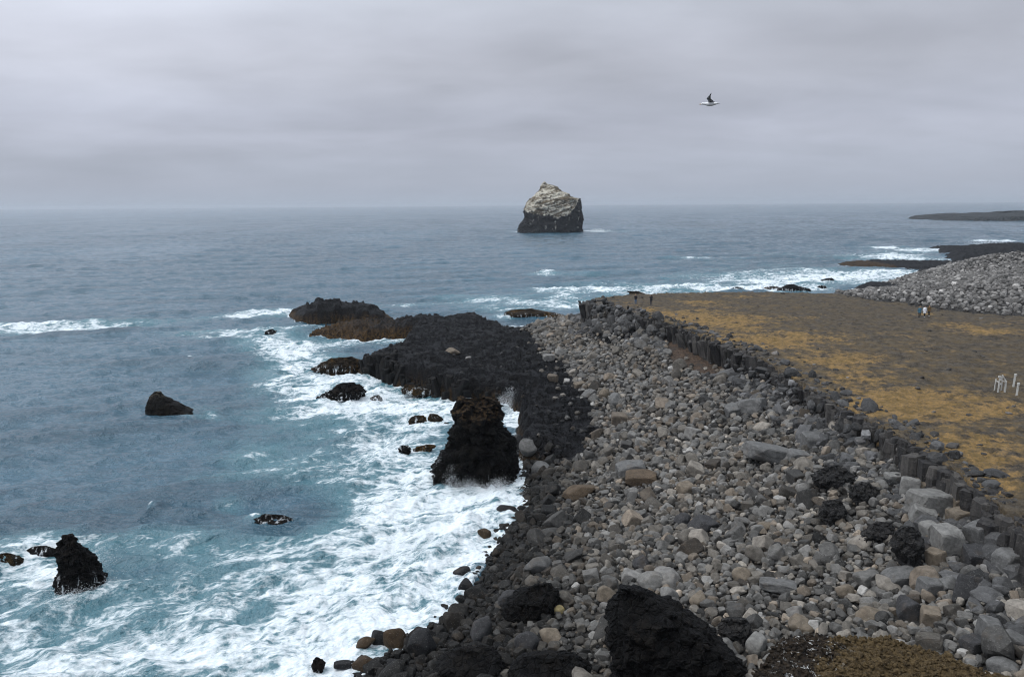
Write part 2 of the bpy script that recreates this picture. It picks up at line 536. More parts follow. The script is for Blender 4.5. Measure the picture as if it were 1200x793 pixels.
for a in [(985, 345, 9.9), (1030, 353, 10), (1100, 362, 10), (1200, 370, 10.1), (1290, 378, 10.1), (1100, 335, 10.8), (1150, 330, 11.8), (1200, 325, 12.5),
          (1200, 297, 13.6), (1150, 303, 12.0), (1120, 309, 6.5), (1100, 320, 8.0), (1078, 318, 0.3), (1060, 325, 0.3), (1038, 332, 0.3), (1003, 342, 0.6), (1030, 343, 6.5),
          (1060, 338, 8.0), (1290, 300, 14), (1290, 340, 13), (1090, 312, 0.6)]:
    q = at(*a); mc.append((q[0], q[1], a[2]))
T_MOUND = TPS(mc, 1e-3)

SHELF = P2([(423, 413, 3.4), (424, 438, 0), (430, 442, 0), (470, 452, 0), (500, 459, 0), (527, 466, 0), (567, 469, 0), (598, 474, 0)]) + \
    P2([(612, 482, 1), (606, 500, 1.0), (612, 530, 0.8), (640, 552, 1.2), (700, 558, 2), (752, 520, 3), (757, 484, 3), (722, 440, 3), (655, 398, 3), (640, 384, 3),
        (680, 372, 3), (662, 371, 3), (640, 371, 3), (600, 377, 3), (580, 375, 3), (560, 367, 3), (540, 366, 3), (520, 371, 3), (500, 368, 3), (470, 377, 2.0), (500, 386, 1.0),
        (478, 396, 0.3), (470, 402, 2.5), (440, 404, 3.4)])
LEDGE = P2([(363, 393.5, 0), (375, 386, 0.5), (395, 379, 1), (430, 377, 1), (470, 376, 1.5), (520, 372, 2), (520, 392, 1), (478, 395.5, 0), (440, 398, 0), (425, 399, 0), (395, 396, 0)])
SKERRY = P2([(335, 369, 0), (341, 374, 0), (352, 378, 0), (374, 379, 0), (400, 377, 0), (440, 377.5, 0), (464, 377, 0), (458, 371, 0), (430, 368, 0), (400, 367, 0), (360, 365.5, 0)])
SK_X = [333, 341, 350, 362, 371, 398, 420, 440, 457, 466]; SK_H = [0.6, 1.2, 1.9, 2.4, 3.0, 3.0, 2.7, 2.0, 0.8, 0.1]
SPIT = P2([(1092, 290.5, 0), (1108, 297, 0), (1112, 304, 0), (1128, 308, 1), (1200, 301, 0), (1330, 300, 0), (1330, 284.5, 2), (1200, 286, 2), (1160, 286, 2), (1140, 285, 3), (1120, 288, 2)])
ARM = P2([(977, 309.5, 0), (995, 313, 0), (1022, 313, 0), (1050, 313.5, 0), (1085, 317, 0), (1125, 312, 0), (1118, 306, 0), (1080, 306.5, 0), (1045, 306.5, 0), (1020, 306, 0), (995, 307.5, 0)])
COVE = P2([(994, 345, 4), (1000, 338, 1.0), (1010, 333.5, 1.5), (1030, 333, 2), (1038, 340, 4), (1036, 348, 5), (1010, 347, 5)])


def wob(X, Y, s, a, seed):
    return a * fbm(X * s, Y * s, oct=4, seed=seed)


def terrain(X, Y):
    X = X.astype(f32); Y = Y.astype(f32)
    H = np.clip(T_BASE(X, Y), -5, 9.2)
    rough_ = fbm(X * 0.16, Y * 0.45, oct=4, seed=33, ridged=True)
    zone = np.zeros(X.shape, np.int8)
    mask = np.zeros(X.shape + (4,), f32); mask[..., 3] = 1
    dist = np.hypot(X, Y)
    H += (wob(X, Y, 0.12, 0.55, 1) + wob(X, Y, 0.6, 0.2, 2)) * (0.25 + 0.75 * sstep(0.3, 2.0, H))
    H = np.where(dist > 215, np.minimum(H, -3), H)
    # lava shelf
    sd = poly_sd(SHELF, X, Y) + wob(X, Y, 0.2, 2.2, 5) + wob(X, Y, 0.9, 0.7, 6)
    cell = fbm(X * 0.28, Y * 0.28, oct=5, seed=9, ridged=True, gain=0.55)
    cell2 = fbm(X * 1.1, Y * 1.1, oct=3, seed=12, ridged=True, gain=0.55)
    terr = fbm(X * 0.07, Y * 0.1, oct=3, seed=31)
    cell3 = fbm(X * 2.6, Y * 2.6, oct=2, seed=13, ridged=True)
    top = 2.75 + 1.5 * terr + 1.5 * (cell - 0.66) + 0.75 * (cell2 - 0.66) + 0.35 * (cell3 - 0.66)
    top = top + 0.9 * (rough_ - 0.66)
    step = np.round(top / 0.55) * 0.55
    top = 0.45 * top + 0.55 * step
    near = sstep(110, 75, dist)
    top = top - 0.7 * near
    soft = sstep(0.3, 1.3, H)
    hs = np.where(sd > -1.2 - 3 * soft, -2.2 + (top + 2.2) * sstep(-1.2 - 3 * soft, 1.1 + 5 * soft, sd), -9)
    k = hs > H
    H = np.where(k, hs, H); zone[k] = 1
    # weedy ledge beside it
    sl = poly_sd(LEDGE, X, Y) + wob(X, Y, 0.3, 2.0, 7)
    hl = np.where(sl > -1.5, -1.8 + (2.5 + np.clip((X / np.maximum(Y, 1) + 0.245) * 13, 0, 2.0) + 2.4 * (cell - 0.66) + 1.8 * (cell2 - 0.66)) * sstep(-1.5, 1.2, sl), -9)
    k = hl > H
    H = np.where(k, hl, H); zone[k] = 1
    mask[..., 1] = np.maximum(mask[..., 1], (1.0 * sstep(-3, 0, sl) * sstep(2.6, 1.4, H)).astype(f32) * (zone == 1))
    tide = (zone == 1) * sstep(1.5, 0.3, H) * 0.7
    mask[..., 1] = np.maximum(mask[..., 1], tide.astype(f32))
    # skerry off the ledge
    sk = poly_sd(SKERRY, X, Y) + wob(X, Y, 0.25, 1.6, 8)
    w1 = at_y(400, 365, 185)[0] / 185
    hx = np.interp(X / np.maximum(Y, 1), [(q - CX) / FPX for q in SK_X], SK_H).astype(f32) * 1.04
    cl_ = fbm(X * 0.14, Y * 0.14, oct=5, seed=35, ridged=True, gain=0.6)
    hx = hx * (0.1 + 1.35 * cl_) + 1.4 * (cell - 0.66) + 0.5 * (cell2 - 0.66)
    hx = 0.5 * hx + 0.5 * np.round(hx / 1.1) * 1.1
    hk = np.where(sk > -1.0, -2 + (hx + 2) * sstep(-1.0, 1.0, sk) * (0.85 + 0.15 * sstep(0.5, 3, sk)), -9)
    k = hk > H
    H = np.where(k, hk, H); zone[k] = 5
    mask[..., 1] = np.where(zone == 5, np.maximum(mask[..., 1], 0.9 * sstep(1.7, 0.6, H)), mask[..., 1])
    # plateau
    sp = poly_sd(PLATEAU, X, Y)
    spw = sp + wob(X, Y, 0.25, 0.9, 15)
    farside = poly_sd([FAR[0]] + FAR[1:] + [(FAR[-1][0], 40), (FAR[0][0], 40)], X, Y)
    hp = 10.05 + wob(X, Y, 0.05, 0.8, 16) + wob(X, Y, 0.3, 0.3, 17) + 0.4 * (cell2 - 0.66) + 0.3 * (cell - 0.66)
    pl = sp > -0.1
    H = np.where(pl, hp, H); zone[pl] = 2
    # plateau falls away on its seaward side
    out = (~pl) & (Y > 120) & (sp > -14) & (X > FAR[-1][0] - 2)
    hf = 9.6 + sp * 0.75 + 2.0 * (cell - 0.66)
    k = out & (hf > H)
    H = np.where(k, hf, H); zone[k] = 1
    # far boulder bank
    sm = poly_sd(MOUND, X, Y)
    hm = T_MOUND(X, Y) + wob(X, Y, 0.06, 1.0, 18) + wob(X, Y, 0.4, 0.5, 19)
    hm = np.clip(hm, -3, 15) + np.where(sm < 0, sm * 0.35, 0)
    k = (sm > -20) & (hm > H) & (sp < 3)
    k &= sm > -14
    H = np.where(k, hm, H); zone[k] = 3
    for poly, hh, w, s in ((SPIT, 2.4, 6, 22), (ARM, 0.8, 4, 24), (COVE, 2.6, 3, 26)):
        q = poly_sd(poly, X, Y) + wob(X, Y, 0.1, 4.0 if w > 3 else 2.0, s)
        hq = np.where(q > -w, -2 + (hh + 2 + (2.6 * (cell - 0.66) + 1.2 * (cell2 - 0.66)) * (0.5 if poly is ARM else 1) + wob(X, Y, 0.03, 1.6, s + 1)) * sstep(-w, w, q), -9)
        if poly is COVE:
            hq = np.where(q > -w, np.maximum(H, 0) + 1.3 * sstep(-w, w, q) * (0.6 + cell), -9)
        k = (hq > H) & (zone != 2)
        H = np.where(k, hq, H); zone[k] = 4 if poly is not COVE else 1
        if poly is ARM:
            mask[..., 1] = np.where(k & (X < at(1030, 310, 0)[0]), 0.9, mask[..., 1])
    # colour masks (materials): gold sand, earth scar, wet stones
    mask[..., 2] = (sstep(2.6, 0.4, H + wob(X, Y, 0.3, 1.0, 28)) * (zone == 0)).astype(f32)
    gold = np.zeros(X.shape, f32)
    for (px, py, rx, ry, a) in [(850, 378, 70, 9, 1.0), (800, 368, 40, 5, .9), (905, 398, 60, 9, 1), (970, 425, 60, 10, .8), (1050, 470, 60, 14, 1.0), (1090, 490, 60, 15, .9),
                                (1160, 540, 60, 20, 1.1), (1130, 520, 50, 12, .8), (1180, 390, 60, 5, .8), (1130, 382, 50, 4, .5), (825, 355, 25, 3, .9), (870, 348, 30, 2, .6), (900, 440, 30, 6, .6),
                                (1170, 570, 50, 15, .8), (1000, 445, 40, 6, .6), (760, 362, 12, 2, .6), (1180, 480, 40, 10, .6), (1110, 455, 150, 45, .30), (1010, 400, 150, 22, .22), (900, 360, 80, 4, .3), (1085, 367, 12, 2, .9), (1000, 480, 30, 8, .6)]:
        gold += ell(X, Y, px, py, rx, ry, a, z=10.0)
    mask[..., 0] = np.clip(gold, 0, 1.1)
    scar = poly_sd(SCAR, X, Y)
    mask[..., 1] = np.where(zone == 0, np.maximum(mask[..., 1], sstep(-1.0, 1.0, scar).astype(f32)), mask[..., 1])
    return H, zone, mask


SCAR = P2([(778, 393), (805, 398), (838, 409), (858, 424), (844, 431), (808, 421), (782, 408)], 8.0)


def ell(X, Y, px, py, rx, ry, a, z=0.0, rot=0.0):
    c = at(px, py, z)[:2]
    cr, sr = math.cos(math.radians(rot)), math.sin(math.radians(rot))
    ax = at(px + rx * cr * 0.1, py + rx * sr * 0.1 * 1.0, z)[:2] - c
    bx = at(px - ry * sr * 0.1, py + ry * cr * 0.1, z)[:2] - c
    Mi = np.linalg.inv(np.column_stack([ax * 10, bx * 10]))
    dx = X - c[0]; dy = Y - c[1]
    u = Mi[0, 0] * dx + Mi[0, 1] * dy; v = Mi[1, 0] * dx + Mi[1, 1] * dy
    return (a * np.exp(-(u * u + v * v))).astype(f32)


# polar grid round the viewpoint: fine where things are near
R0, R1, DR = 22.0, 620.0, 0.0046
A0, A1 = math.radians(-37), math.radians(45)
NR = int(math.log(R1 / R0) / DR); NA = 800
lr = np.linspace(math.log(R0), math.log(R1), NR); aa = np.linspace(A0, A1, NA)
RR, AA = np.meshgrid(np.exp(lr), aa, indexing='ij')
TX = RR * np.sin(AA); TY = RR * np.cos(AA)
TH, TZ, TM = terrain(TX, TY)


def ground(x, y):
    """height of the terrain under a point"""
    x = np.asarray(x, float); y = np.asarray(y, float)
    r = np.hypot(x, y); a = np.arctan2(x, y)
    i = np.clip((np.log(np.maximum(r, 1)) - lr[0]) / (lr[-1] - lr[0]) * (NR - 1), 0, NR - 1.001)
    j = np.clip((a - A0) / (A1 - A0) * (NA - 1), 0, NA - 1.001)
    i0 = i.astype(int); j0 = j.astype(int); fi = i - i0; fj = j - j0
    h = lambda p, q: TH[p, q]
    return (h(i0, j0) * (1 - fi) + h(i0 + 1, j0) * fi) * (1 - fj) + (h(i0, j0 + 1) * (1 - fi) + h(i0 + 1, j0 + 1) * fi) * fj


def zone_at(x, y):
    r = np.hypot(x, y); a = np.arctan2(x, y)
    i = np.clip((np.log(np.maximum(r, 1)) - lr[0]) / (lr[-1] - lr[0]) * (NR - 1), 0, NR - 1).round().astype(int)
    j = np.clip((a - A0) / (A1 - A0) * (NA - 1), 0, NA - 1).round().astype(int)
    return TZ[i, j]


def on_ground(px, py):
    """first point of the terrain (or sea) on a photograph point's line of sight"""
    d = ray(px, py)
    t = np.exp(np.linspace(math.log(23), math.log(600), 3000)) / math.hypot(d[0], d[1])
    P = CAM + d[None] * t[:, None]
    g = np.maximum(ground(P[:, 0], P[:, 1]), 0)
    k = np.argmax(P[:, 2] <= g)
    return P[k]


idx = np.arange(NR * NA).reshape(NR, NA)
quads = np.stack([idx[:-1, :-1], idx[:-1, 1:], idx[1:, 1:], idx[1:, :-1]], -1).reshape(-1, 4)[:, ::-1]
Vt = np.stack([TX, TY, TH], -1).reshape(-1, 3)
hz = TH.reshape(-1)[quads].max(1)
zq = TZ.reshape(-1)[quads].max(1)
Mt = TM.reshape(-1, 4)
for z, name, m in ((0, 'beach', M_BEACH), (1, 'lava_shelf', M_LAVA), (2, 'plateau_ground', M_PLATEAU), (3, 'shingle_bank', M_BEACH), (4, 'lava_spit', M_LAVA), (5, 'skerry', M_LAVA)):
    q = quads[(zq == z) & (hz > -0.9)]
    used, inv = np.unique(q, return_inverse=True)
    o = mesh_np(name, Vt[used], inv.reshape(-1, 4), [m], True, {'mask': Mt[used]})
    if z == 5:
        tag(o, 'long humped dark skerry seaward of the weedy ledge, stepped flat top', 'skerry')
    else:
        struct(o)

# ------------------------------------------------------------------ sea
def build_sea():
    dl = 0.0032
    r1 = np.concatenate([np.linspace(12, 34, 12), np.exp(np.arange(math.log(34.5), math.log(900), dl)), np.exp(np.arange(math.log(902), math.log(2400), 0.006))])
    r2 = np.exp(np.linspace(math.log(2400), math.log(60000), 60))[1:]
    r = np.concatenate([r1, r2])
    fine = np.radians(np.linspace(-38, 38, 960))
    coarse = np.radians(np.linspace(39, 321, 70))[1:-1]
    a = np.concatenate([fine, coarse])
    R, A = np.meshgrid(r, a, indexing='ij')
    X = (R * np.sin(A)).astype(f32); Y = (R * np.cos(A)).astype(f32)
    n, m = X.shape
    # foam amounts where the sea breaks
    F = np.zeros(X.shape, f32); T = np.zeros(X.shape, f32)
    near = (R < 2600)
    Xn, Yn = X[near], Y[near]
    Fn = np.zeros(Xn.shape, f32); Tn = np.zeros(Xn.shape, f32)
    for e in FOAM:
        px, py, rx, ry, am = e[:5]; rot = e[5] if len(e) > 5 else 0
        Fn = 1 - (1 - Fn) * (1 - np.minimum(ell(Xn, Yn, px, py, rx, ry, am * 1.05, rot=rot), 0.96))
        Tn = Tn + ell(Xn, Yn, px, py, rx * 1.05, ry * 1.1, am, rot=rot)
    rn = np.hypot(Xn, Yn); an = np.arctan2(Xn, Yn)
    inl = (rn > R0 + 1) & (rn < R1 - 5) & (an > A0) & (an < A1)
    g = np.full(Xn.shape, -9.0, f32); g[inl] = ground(Xn[inl], Yn[inl])
    shore = sstep(-2.2, -0.1, g) * (rn < 420)
    Fn = np.maximum(Fn, 0.62 * shore) + 0.25 * shore * (Fn > 0.3)
    ang = math.radians(-24); Xr = Xn * math.cos(ang) - Yn * math.sin(ang); Yr = Xn * math.sin(ang) + Yn * math.cos(ang)
    br = fbm(Xr / 16, Yr / 7, oct=4, seed=60) * 1.5 + 0.5 * fbm(Xr / 45, Yr / 25, oct=2, seed=64)
    Tn = Tn * np.clip(0.85 + 1.3 * fbm(Xr / 30, Yr / 14, oct=4, seed=66) + 0.7 * br, 0.1, 1.5)
    Fn = Fn * np.clip(1.05 + 1.1 * br * (1.15 - Fn), 0.35, 1.5)
    for e in CALM:
        px, py, rx, ry, am = e[:5]
        k = 1 - ell(Xn, Yn, px, py, rx, ry, am)
        Fn *= k; Tn *= k
    F[near] = Fn; T[near] = Tn
    F = np.clip(F, 0, 0.93)
    # waves: many directional sines, short ones dropped where the mesh is too coarse for them
    Z = np.zeros(X.shape, f32); DX = np.zeros(X.shape, f32); DY = np.zeros(X.shape, f32)
    rg = np.random.default_rng(5)
    K = 76
    for i in range(K):
        lam = 0.85 * (40 / 0.85) ** (i / (K - 1)) * rg.uniform(0.9, 1.1)
        d = math.radians(-72 + rg.normal() * (27 if lam < 8 else 14))
        kx, ky = math.cos(d) * 2 * math.pi / lam, math.sin(d) * 2 * math.pi / lam
        amp = 0.0135 * lam ** 0.66
        fade = sstep(1.0, 2.6, lam / np.maximum(dl * R, 1e-3)).astype(f32)
        ph = X * f32(kx) + Y * f32(ky) + f32(rg.uniform(0, 6.28)) + 0.8 * np.sin(X * f32(0.013 + 0.01 * rg.random()) + Y * f32(0.017))
        s = np.sin(ph)
        Z += f32(amp) * fade * s
        cc = np.cos(ph) * (fade * f32(amp * 0.7 / math.hypot(kx, ky)))
        DX += cc * f32(kx); DY += cc * f32(ky)
    mod = 1 + 0.3 * fbm(X[R[:, 0] < 800] / 60, Y[R[:, 0] < 800] / 60, oct=3, seed=40)
    Z[R[:, 0] < 800] *= mod
    damp = np.ones(X.shape, f32); damp[near] = 1 - 0.7 * sstep(-4.0, -0.5, g) * (rn < 420)
    Z *= damp; DX *= damp; DY *= damp
    k = R[:, 0] < 420
    lump = fbm(X[k] * 0.35, Y[k] * 0.35, oct=5, seed=44)
    lump2 = fbm(X[k] * 1.4, Y[k] * 1.4, oct=3, seed=47)
    Z[k] += F[k] ** 2 * (1.5 * lump + 0.35 * lump2 + 0.12) * 1.0
    for (px, py, rx, ry, am, rot) in BREAK:
        Z[k] += ell(X[k], Y[k], px, py, rx, ry, am, rot=rot)
    V = np.stack([X + DX, Y + DY, Z], -1).reshape(-1, 3)
    ii = np.arange(n * m).reshape(n, m)
    jn = np.roll(ii, -1, axis=1)
    q = np.stack([ii[:-1], ii[1:], jn[1:], jn[:-1]], -1).reshape(-1, 4)[:, ::-1]
    at_ = np.stack([F, np.clip(T, 0, 1.3), F * 0, F * 0 + 1], -1).reshape(-1, 4)
    struct(mesh_np('sea', V, q, [M_SEA], True, {'foam': at_}))


FOAM = [  # photograph x, y, radius x, y, amount, rotation: patches of white water lying on the sea
    (40, 665, 75, 32, .85), (20, 720, 80, 60, .75), (120, 700, 90, 40, .55, -10), (200, 640, 50, 14, .5), (60, 780, 90, 30, .55), (170, 765, 120, 40, .6),
    (270, 700, 110, 55, .52), (330, 660, 80, 25, .45, -20), (300, 770, 120, 35, .7), (390, 730, 90, 50, .85, -30), (420, 690, 90, 55, .8, -30),
    (470, 650, 70, 50, .85, -35), (530, 610, 60, 45, 1.0, -30), (580, 590, 35, 25, 1.0), (480, 700, 60, 40, .8, -35), (500, 560, 45, 35, .75), (420, 620, 60, 25, .45, -20),
    (470, 520, 90, 30, .5), (380, 545, 90, 18, .38), (540, 480, 70, 14, .75), (450, 480, 90, 18, .62), (330, 500, 60, 15, .4), (370, 440, 70, 22, .7, 20), (340, 410, 45, 16, .7, 15),
    (420, 455, 60, 14, .8), (345, 385, 60, 8, .6), (400, 402, 75, 7, .85), (460, 398, 30, 4, .7), (290, 370, 60, 4, .9, -4), (330, 366, 40, 4, .6), (500, 470, 60, 10, .7), (280, 395, 50, 8, .4),
    (60, 384, 75, 4, 1.0, -2), (150, 380, 70, 4, .6, -3), (30, 398, 60, 5, .35), (495, 372, 12, 2, .8), (590, 372, 16, 2.5, .9), (470, 358, 40, 4, .5),
    (600, 360, 90, 9, .55), (660, 358, 40, 6, .7), (690, 340, 110, 4, .9), (760, 345, 70, 6, .75), (640, 349, 90, 5, .45), (800, 336, 60, 3, .9), (720, 333, 60, 3, .5), (860, 339, 60, 4, .8), (930, 338, 70, 5, .9), (550, 352, 60, 4, .35),
    (637, 320.5, 14, 1.6, 1.3), (640, 323, 20, 1.5, .6), (828, 302, 55, 1.6, .7), (900, 297, 60, 1.5, .45), (870, 308, 110, 5, .38), (930, 318, 90, 6, .55), (960, 327, 90, 6, .8), (1010, 322, 60, 7, .9), (1040, 320, 35, 5, .9), (980, 300, 60, 3, .55),
    (1050, 300, 45, 6, .9), (1080, 293, 45, 2.5, 1.1), (1030, 290, 40, 1.5, .9), (1070, 304, 50, 3, .7), (780, 305, 25, 1.2, .5), (900, 330, 80, 4, .7),
    (604, 272, 14, .8, .8), (695, 271, 20, 1.3, 1.0), (730, 271.5, 30, .7, .5), (1155, 257.6, 50, .8, 1.1), (1085, 256.6, 25, .6, .8), (1175, 259, 40, .5, .7), (1165, 282, 40, 1.2, 1),
    (330, 450, 60, 16, .55), (300, 480, 50, 12, .35), (270, 520, 60, 10, .3), (215, 450, 30, 4, .35), (250, 395, 60, 6, .4), (310, 530, 60, 12, .4),
    (0, 384, 70, 4, 1.0), (505, 722, 30, 18, .9), (90, 377, 90, 3, .5, -4), (410, 470, 60, 16, .75), (470, 440, 40, 10, .8), (500, 500, 45, 16, .6), (430, 520, 90, 26, .6), (360, 470, 70, 22, .6), (320, 560, 90, 14, .35), (400, 560, 90, 20, .5), (350, 415, 60, 20, .55), (270, 640, 110, 30, .4), (250, 720, 110, 50, .35), (100, 640, 70, 12, .5), (440, 580, 60, 25, .5), (540, 545, 30, 20, .8), (480, 600, 60, 25, .6), (230, 388, 60, 5, .35), (570, 352, 100, 6, .4), (740, 322, 120, 7, .3), (880, 325, 120, 8, .45),
    (238, 478, 20, 3, .55), (250, 490, 10, 5, .55), (225, 492, 18, 3, .5), (180, 597, 9, 5, .95, -40), (272, 590, 22, 9, .5), (330, 535, 70, 8, .33), (300, 612, 14, 4, .8), (219, 347, 1, 1, .0), (222, 413, 5, 1.2, .9),
    (190, 432, 12, 4, .4), (130, 470, 60, 3, .25), (255, 555, 50, 5, .3), (180, 385, 40, 4, .35), (1190, 257, 30, .8, .9), (610, 490, 20, 10, .9), (605, 545, 12, 20, .8),
]
CALM = [(330, 585, 60, 14, .45), (190, 605, 60, 9, .35)]
BREAK = [(520, 640, 60, 9, .55, -38), (640, 320, 16, 1.5, 1.2, 0), (50, 382, 120, 2.5, .35, -3), (700, 340, 90, 2, .8, 0), (300, 368, 60, 2, .5, -4), (590, 588, 30, 8, .6, -5), (330, 440, 60, 5, .7, 10),
         (250, 432, 70, 4, .7, 5), (800, 335, 50, 1.5, .8, 0), (180, 600, 20, 5, .6, -30), (215, 600, 35, 6, .5, 0), (320, 612, 40, 6, .3, 0), (1080, 293, 40, 1.2, .8, 0), (700, 271, 20, .8, 1.5, 0)]
build_sea()


# ------------------------------------------------------------------ lofted rocks
def loft_rock(name, levels, mat, label, cat, pyc, z0=0.0, depth=None, ratio=0.8, amp=0.35, seed=0, na=120, nr=80, sink=1.5, sq=0.75, lean=0.0, guano=None, yback=0.0, fine=1.0):
    """levels: (photo y, x left, x right) from the top down, all in the upright plane through the rock's middle"""
    lv = np.array(levels, float)
    Yc = at(0.5 * (lv[-1, 1] + lv[-1, 2]), pyc, z0)[1] + yback
    rows = []
    for py, xl, xr in lv:
        a = at_y(xl, py, Yc); b = at_y(xr, py, Yc)
        rows.append((0.5 * (a[2] + b[2]), a[0], b[0]))
    rows = np.array(rows)
    zb = z0 - sink
    w = rows[-1, 2] - rows[-1, 1]
    rows = np.vstack([rows, [min(zb, rows[-1, 0] - 0.5), rows[-1, 1] - 0.04 * w, rows[-1, 2] + 0.04 * w]])
    top, bot = rows[0, 0], rows[-1, 0]
    zs = np.linspace(top, bot, nr)
    xl = np.interp(-zs, -rows[:, 0], rows[:, 1]); xr = np.interp(-zs, -rows[:, 0], rows[:, 2])
    hw = np.maximum((xr - xl) / 2, 0.02); cx = (xl + xr) / 2
    hmax = hw.max()
    dp = (depth / 2 if depth else hmax * ratio) * np.sqrt(hw / hmax)
    dp = np.minimum(dp, hmax * 3) * (0.25 + 0.75 * sstep(0, 0.25, (top - zs) / (top - bot)))
    th = np.linspace(0, 2 * math.pi, na, endpoint=False)
    c, s = np.cos(th), np.sin(th)
    cs = np.sign(c) * np.abs(c) ** sq; ss = np.sign(s) * np.abs(s) ** sq
    X = cx[:, None] + hw[:, None] * cs[None]
    Y = Yc + dp[:, None] * ss[None] + lean * (zs - bot)[:, None]
    Z = np.repeat(zs[:, None], na, 1)
    # weathering: ridged noise pushes the face in and out
    size = max(hmax, (top - bot) / 2)
    k = 2.2 / size
    n = fbm(X * k, Y * k, Z * k, oct=5, seed=seed, ridged=True, gain=0.6) - 0.35
    n2 = fbm(X * k * 3.1 * fine, Y * k * 3.1 * fine, Z * k * 2.2 * fine, oct=4, seed=seed + 9, gain=0.6)
    n = n - n.mean(); n2 = n2 - n2.mean()
    g = (1.9 * amp * (n + 0.9 * n2))
    ed = np.minimum(1, hw / (0.25 * hmax))[:, None]
    X = X + g * cs[None] * ed; Y = Y + g * ss[None]
    Z = Z + amp * 1.1 * fbm(X * k * 1.7, Y * k * 1.7, Z * k * 1.7, oct=4, seed=seed + 21)
    V = np.stack([X, Y, Z], -1).reshape(-1, 3)
    cap = np.array([[X[0].mean(), Y[0].mean(), Z[0].mean() + 0.05]])
    V = np.vstack([V, cap])
    ii = np.arange(nr * na).reshape(nr, na); jn = np.roll(ii, -1, 1)
    q = np.stack([ii[:-1], ii[1:], jn[1:], jn[:-1]], -1).reshape(-1, 4)
    tri = np.stack([np.full(na, nr * na), ii[0], jn[0]], -1)
    mk = np.zeros((len(V), 4), f32); mk[:, 3] = 1
    if guano is not None:
        mk[:, 0] = guano(V)
    o = mesh_np(name, V, [q, tri], [mat], True, {'mask': mk})
    return tag(o, label, cat)


def karl_px(x, y):
    return (200 + y / 8.57, 580 + x[0] / 8.57, 580 + x[1] / 8.57)


KL = [karl_px(x, y) for y, x in ((114, (490, 502)), (128, (482, 520)), (142, (477, 556)), (156, (472, 606)), (172, (466, 640)), (184, (462, 645)), (205, (452, 668)), (222, (430, 715)), (240, (412, 748)), (265, (385, 765)),
                                 (285, (360, 845)), (300, (345, 856)), (322, (318, 864)), (370, (300, 872)), (410, (286, 880)), (450, (298, 886)), (500, (296, 876)), (520, (268, 872)), (545, (250, 870)), (580, (238, 868)), (622, (228, 865)))]


def karl_guano(V):
    x, y, z = V.T
    px, py, _ = project(V)
    # white wash lies on everything above a ragged line that climbs towards the steep right face
    zl = np.interp(px, [614, 622, 640, 655, 668, 676, 681], [21, 18.5, 17, 15, 17.5, 26, 40])
    return (0.5 + (z - zl) / 6.0).clip(0, 1)


loft_rock('sea_stack', KL, M_GUANO, 'tall sea stack whitened by bird droppings, standing far out in open sea', 'sea stack', 272.0, amp=2.6, ratio=0.8, seed=3, na=200, nr=150, guano=karl_guano, sq=0.8, fine=1.2)

loft_rock('surf_stack', [(465.5, 541, 551), (468, 537, 582), (474, 535, 586), (482, 534, 587.5), (488, 533, 586), (493, 533, 581), (498, 532.5, 584), (506, 531, 590), (518, 527.5, 600), (532, 519, 602),
                         (540, 513, 603), (550, 510, 605), (560, 512, 606), (568, 514, 607)], M_STACKROCK, 'tall black crag with a brown lopsided head standing in the breaking surf', 'sea stack', 560, amp=0.85, ratio=0.75, seed=5, na=180, nr=140, sq=0.7)
loft_rock('sea_rock', [(627, 73, 85), (630, 71.5, 87), (637, 69, 88.5), (642, 68, 92), (648, 69.5, 98), (655, 72.5, 107), (664, 73.5, 112), (672, 71, 117), (679, 68.5, 122), (686, 70, 121), (690, 78, 119)], M_LAVAROCK,
          'pointed black rock jutting from white foam, its tip leaning left', 'rock', 684, amp=0.34, ratio=0.8, seed=8, na=140, nr=110)
loft_rock('sea_rock', [(459, 180, 188), (462, 177.5, 191), (466, 176, 195), (471, 174.5, 202), (474, 174, 210), (479, 173, 217), (482, 172, 226), (486, 172, 234), (489, 172.5, 240)], M_PERCH,
          'low wedge-shaped black rock with a whitened peak alone in dark water', 'rock', 487, amp=0.3, ratio=0.55, seed=12, na=120, nr=70)
loft_rock('sea_rock', [(385.8, 316, 320), (388, 312, 324), (390, 310, 327), (392.5, 309, 328)], M_LAVAROCK, 'small dark rock in the foam beside the humped skerry', 'rock', 392, amp=0.3, ratio=0.7, seed=17, na=60, nr=30)
loft_rock('sea_rock', [(449, 402, 413), (453, 394, 422), (457, 390, 427), (461, 382, 426), (465, 375, 424), (469, 372, 424)], M_LAVAROCK, 'jagged jet-black rock in foam below the lava shelf corner', 'rock', 467, amp=0.8, ratio=0.5, seed=19, na=120, nr=50)
loft_rock('sea_rock', [(418, 408, 414), (421, 385, 420), (425, 380, 424), (429, 372, 425), (433, 365, 426), (437, 378, 428)], M_WEED, 'low brown stepped rock joined to the tall corner of the lava shelf', 'rock', 434, amp=0.7, ratio=0.32, seed=21, na=120, nr=50)
loft_rock('sea_rock', [(451, 475, 484), (454, 472, 490), (457, 470, 505), (461, 472, 508), (463, 484, 507)], M_WEED, 'flat brown weedy rock awash at the foot of the lava shelf', 'rock', 461, amp=0.35, ratio=0.4, seed=23, na=90, nr=36)
loft_rock('sea_rock', [(487, 485, 497), (490, 481, 499), (494, 478.5, 500), (499, 480, 500)], M_WEED, 'rounded brown rock, left of a close pair awash behind the black crag', 'rock', 497, amp=0.25, ratio=0.6, seed=25, na=80, nr=36)
loft_rock('sea_rock', [(485, 504, 510), (488, 503, 516), (492, 502, 519), (498, 503, 519)], M_WEED, 'rounded brown rock, right of a close pair awash behind the black crag', 'rock', 496, amp=0.25, ratio=0.6, seed=27, na=80, nr=36)
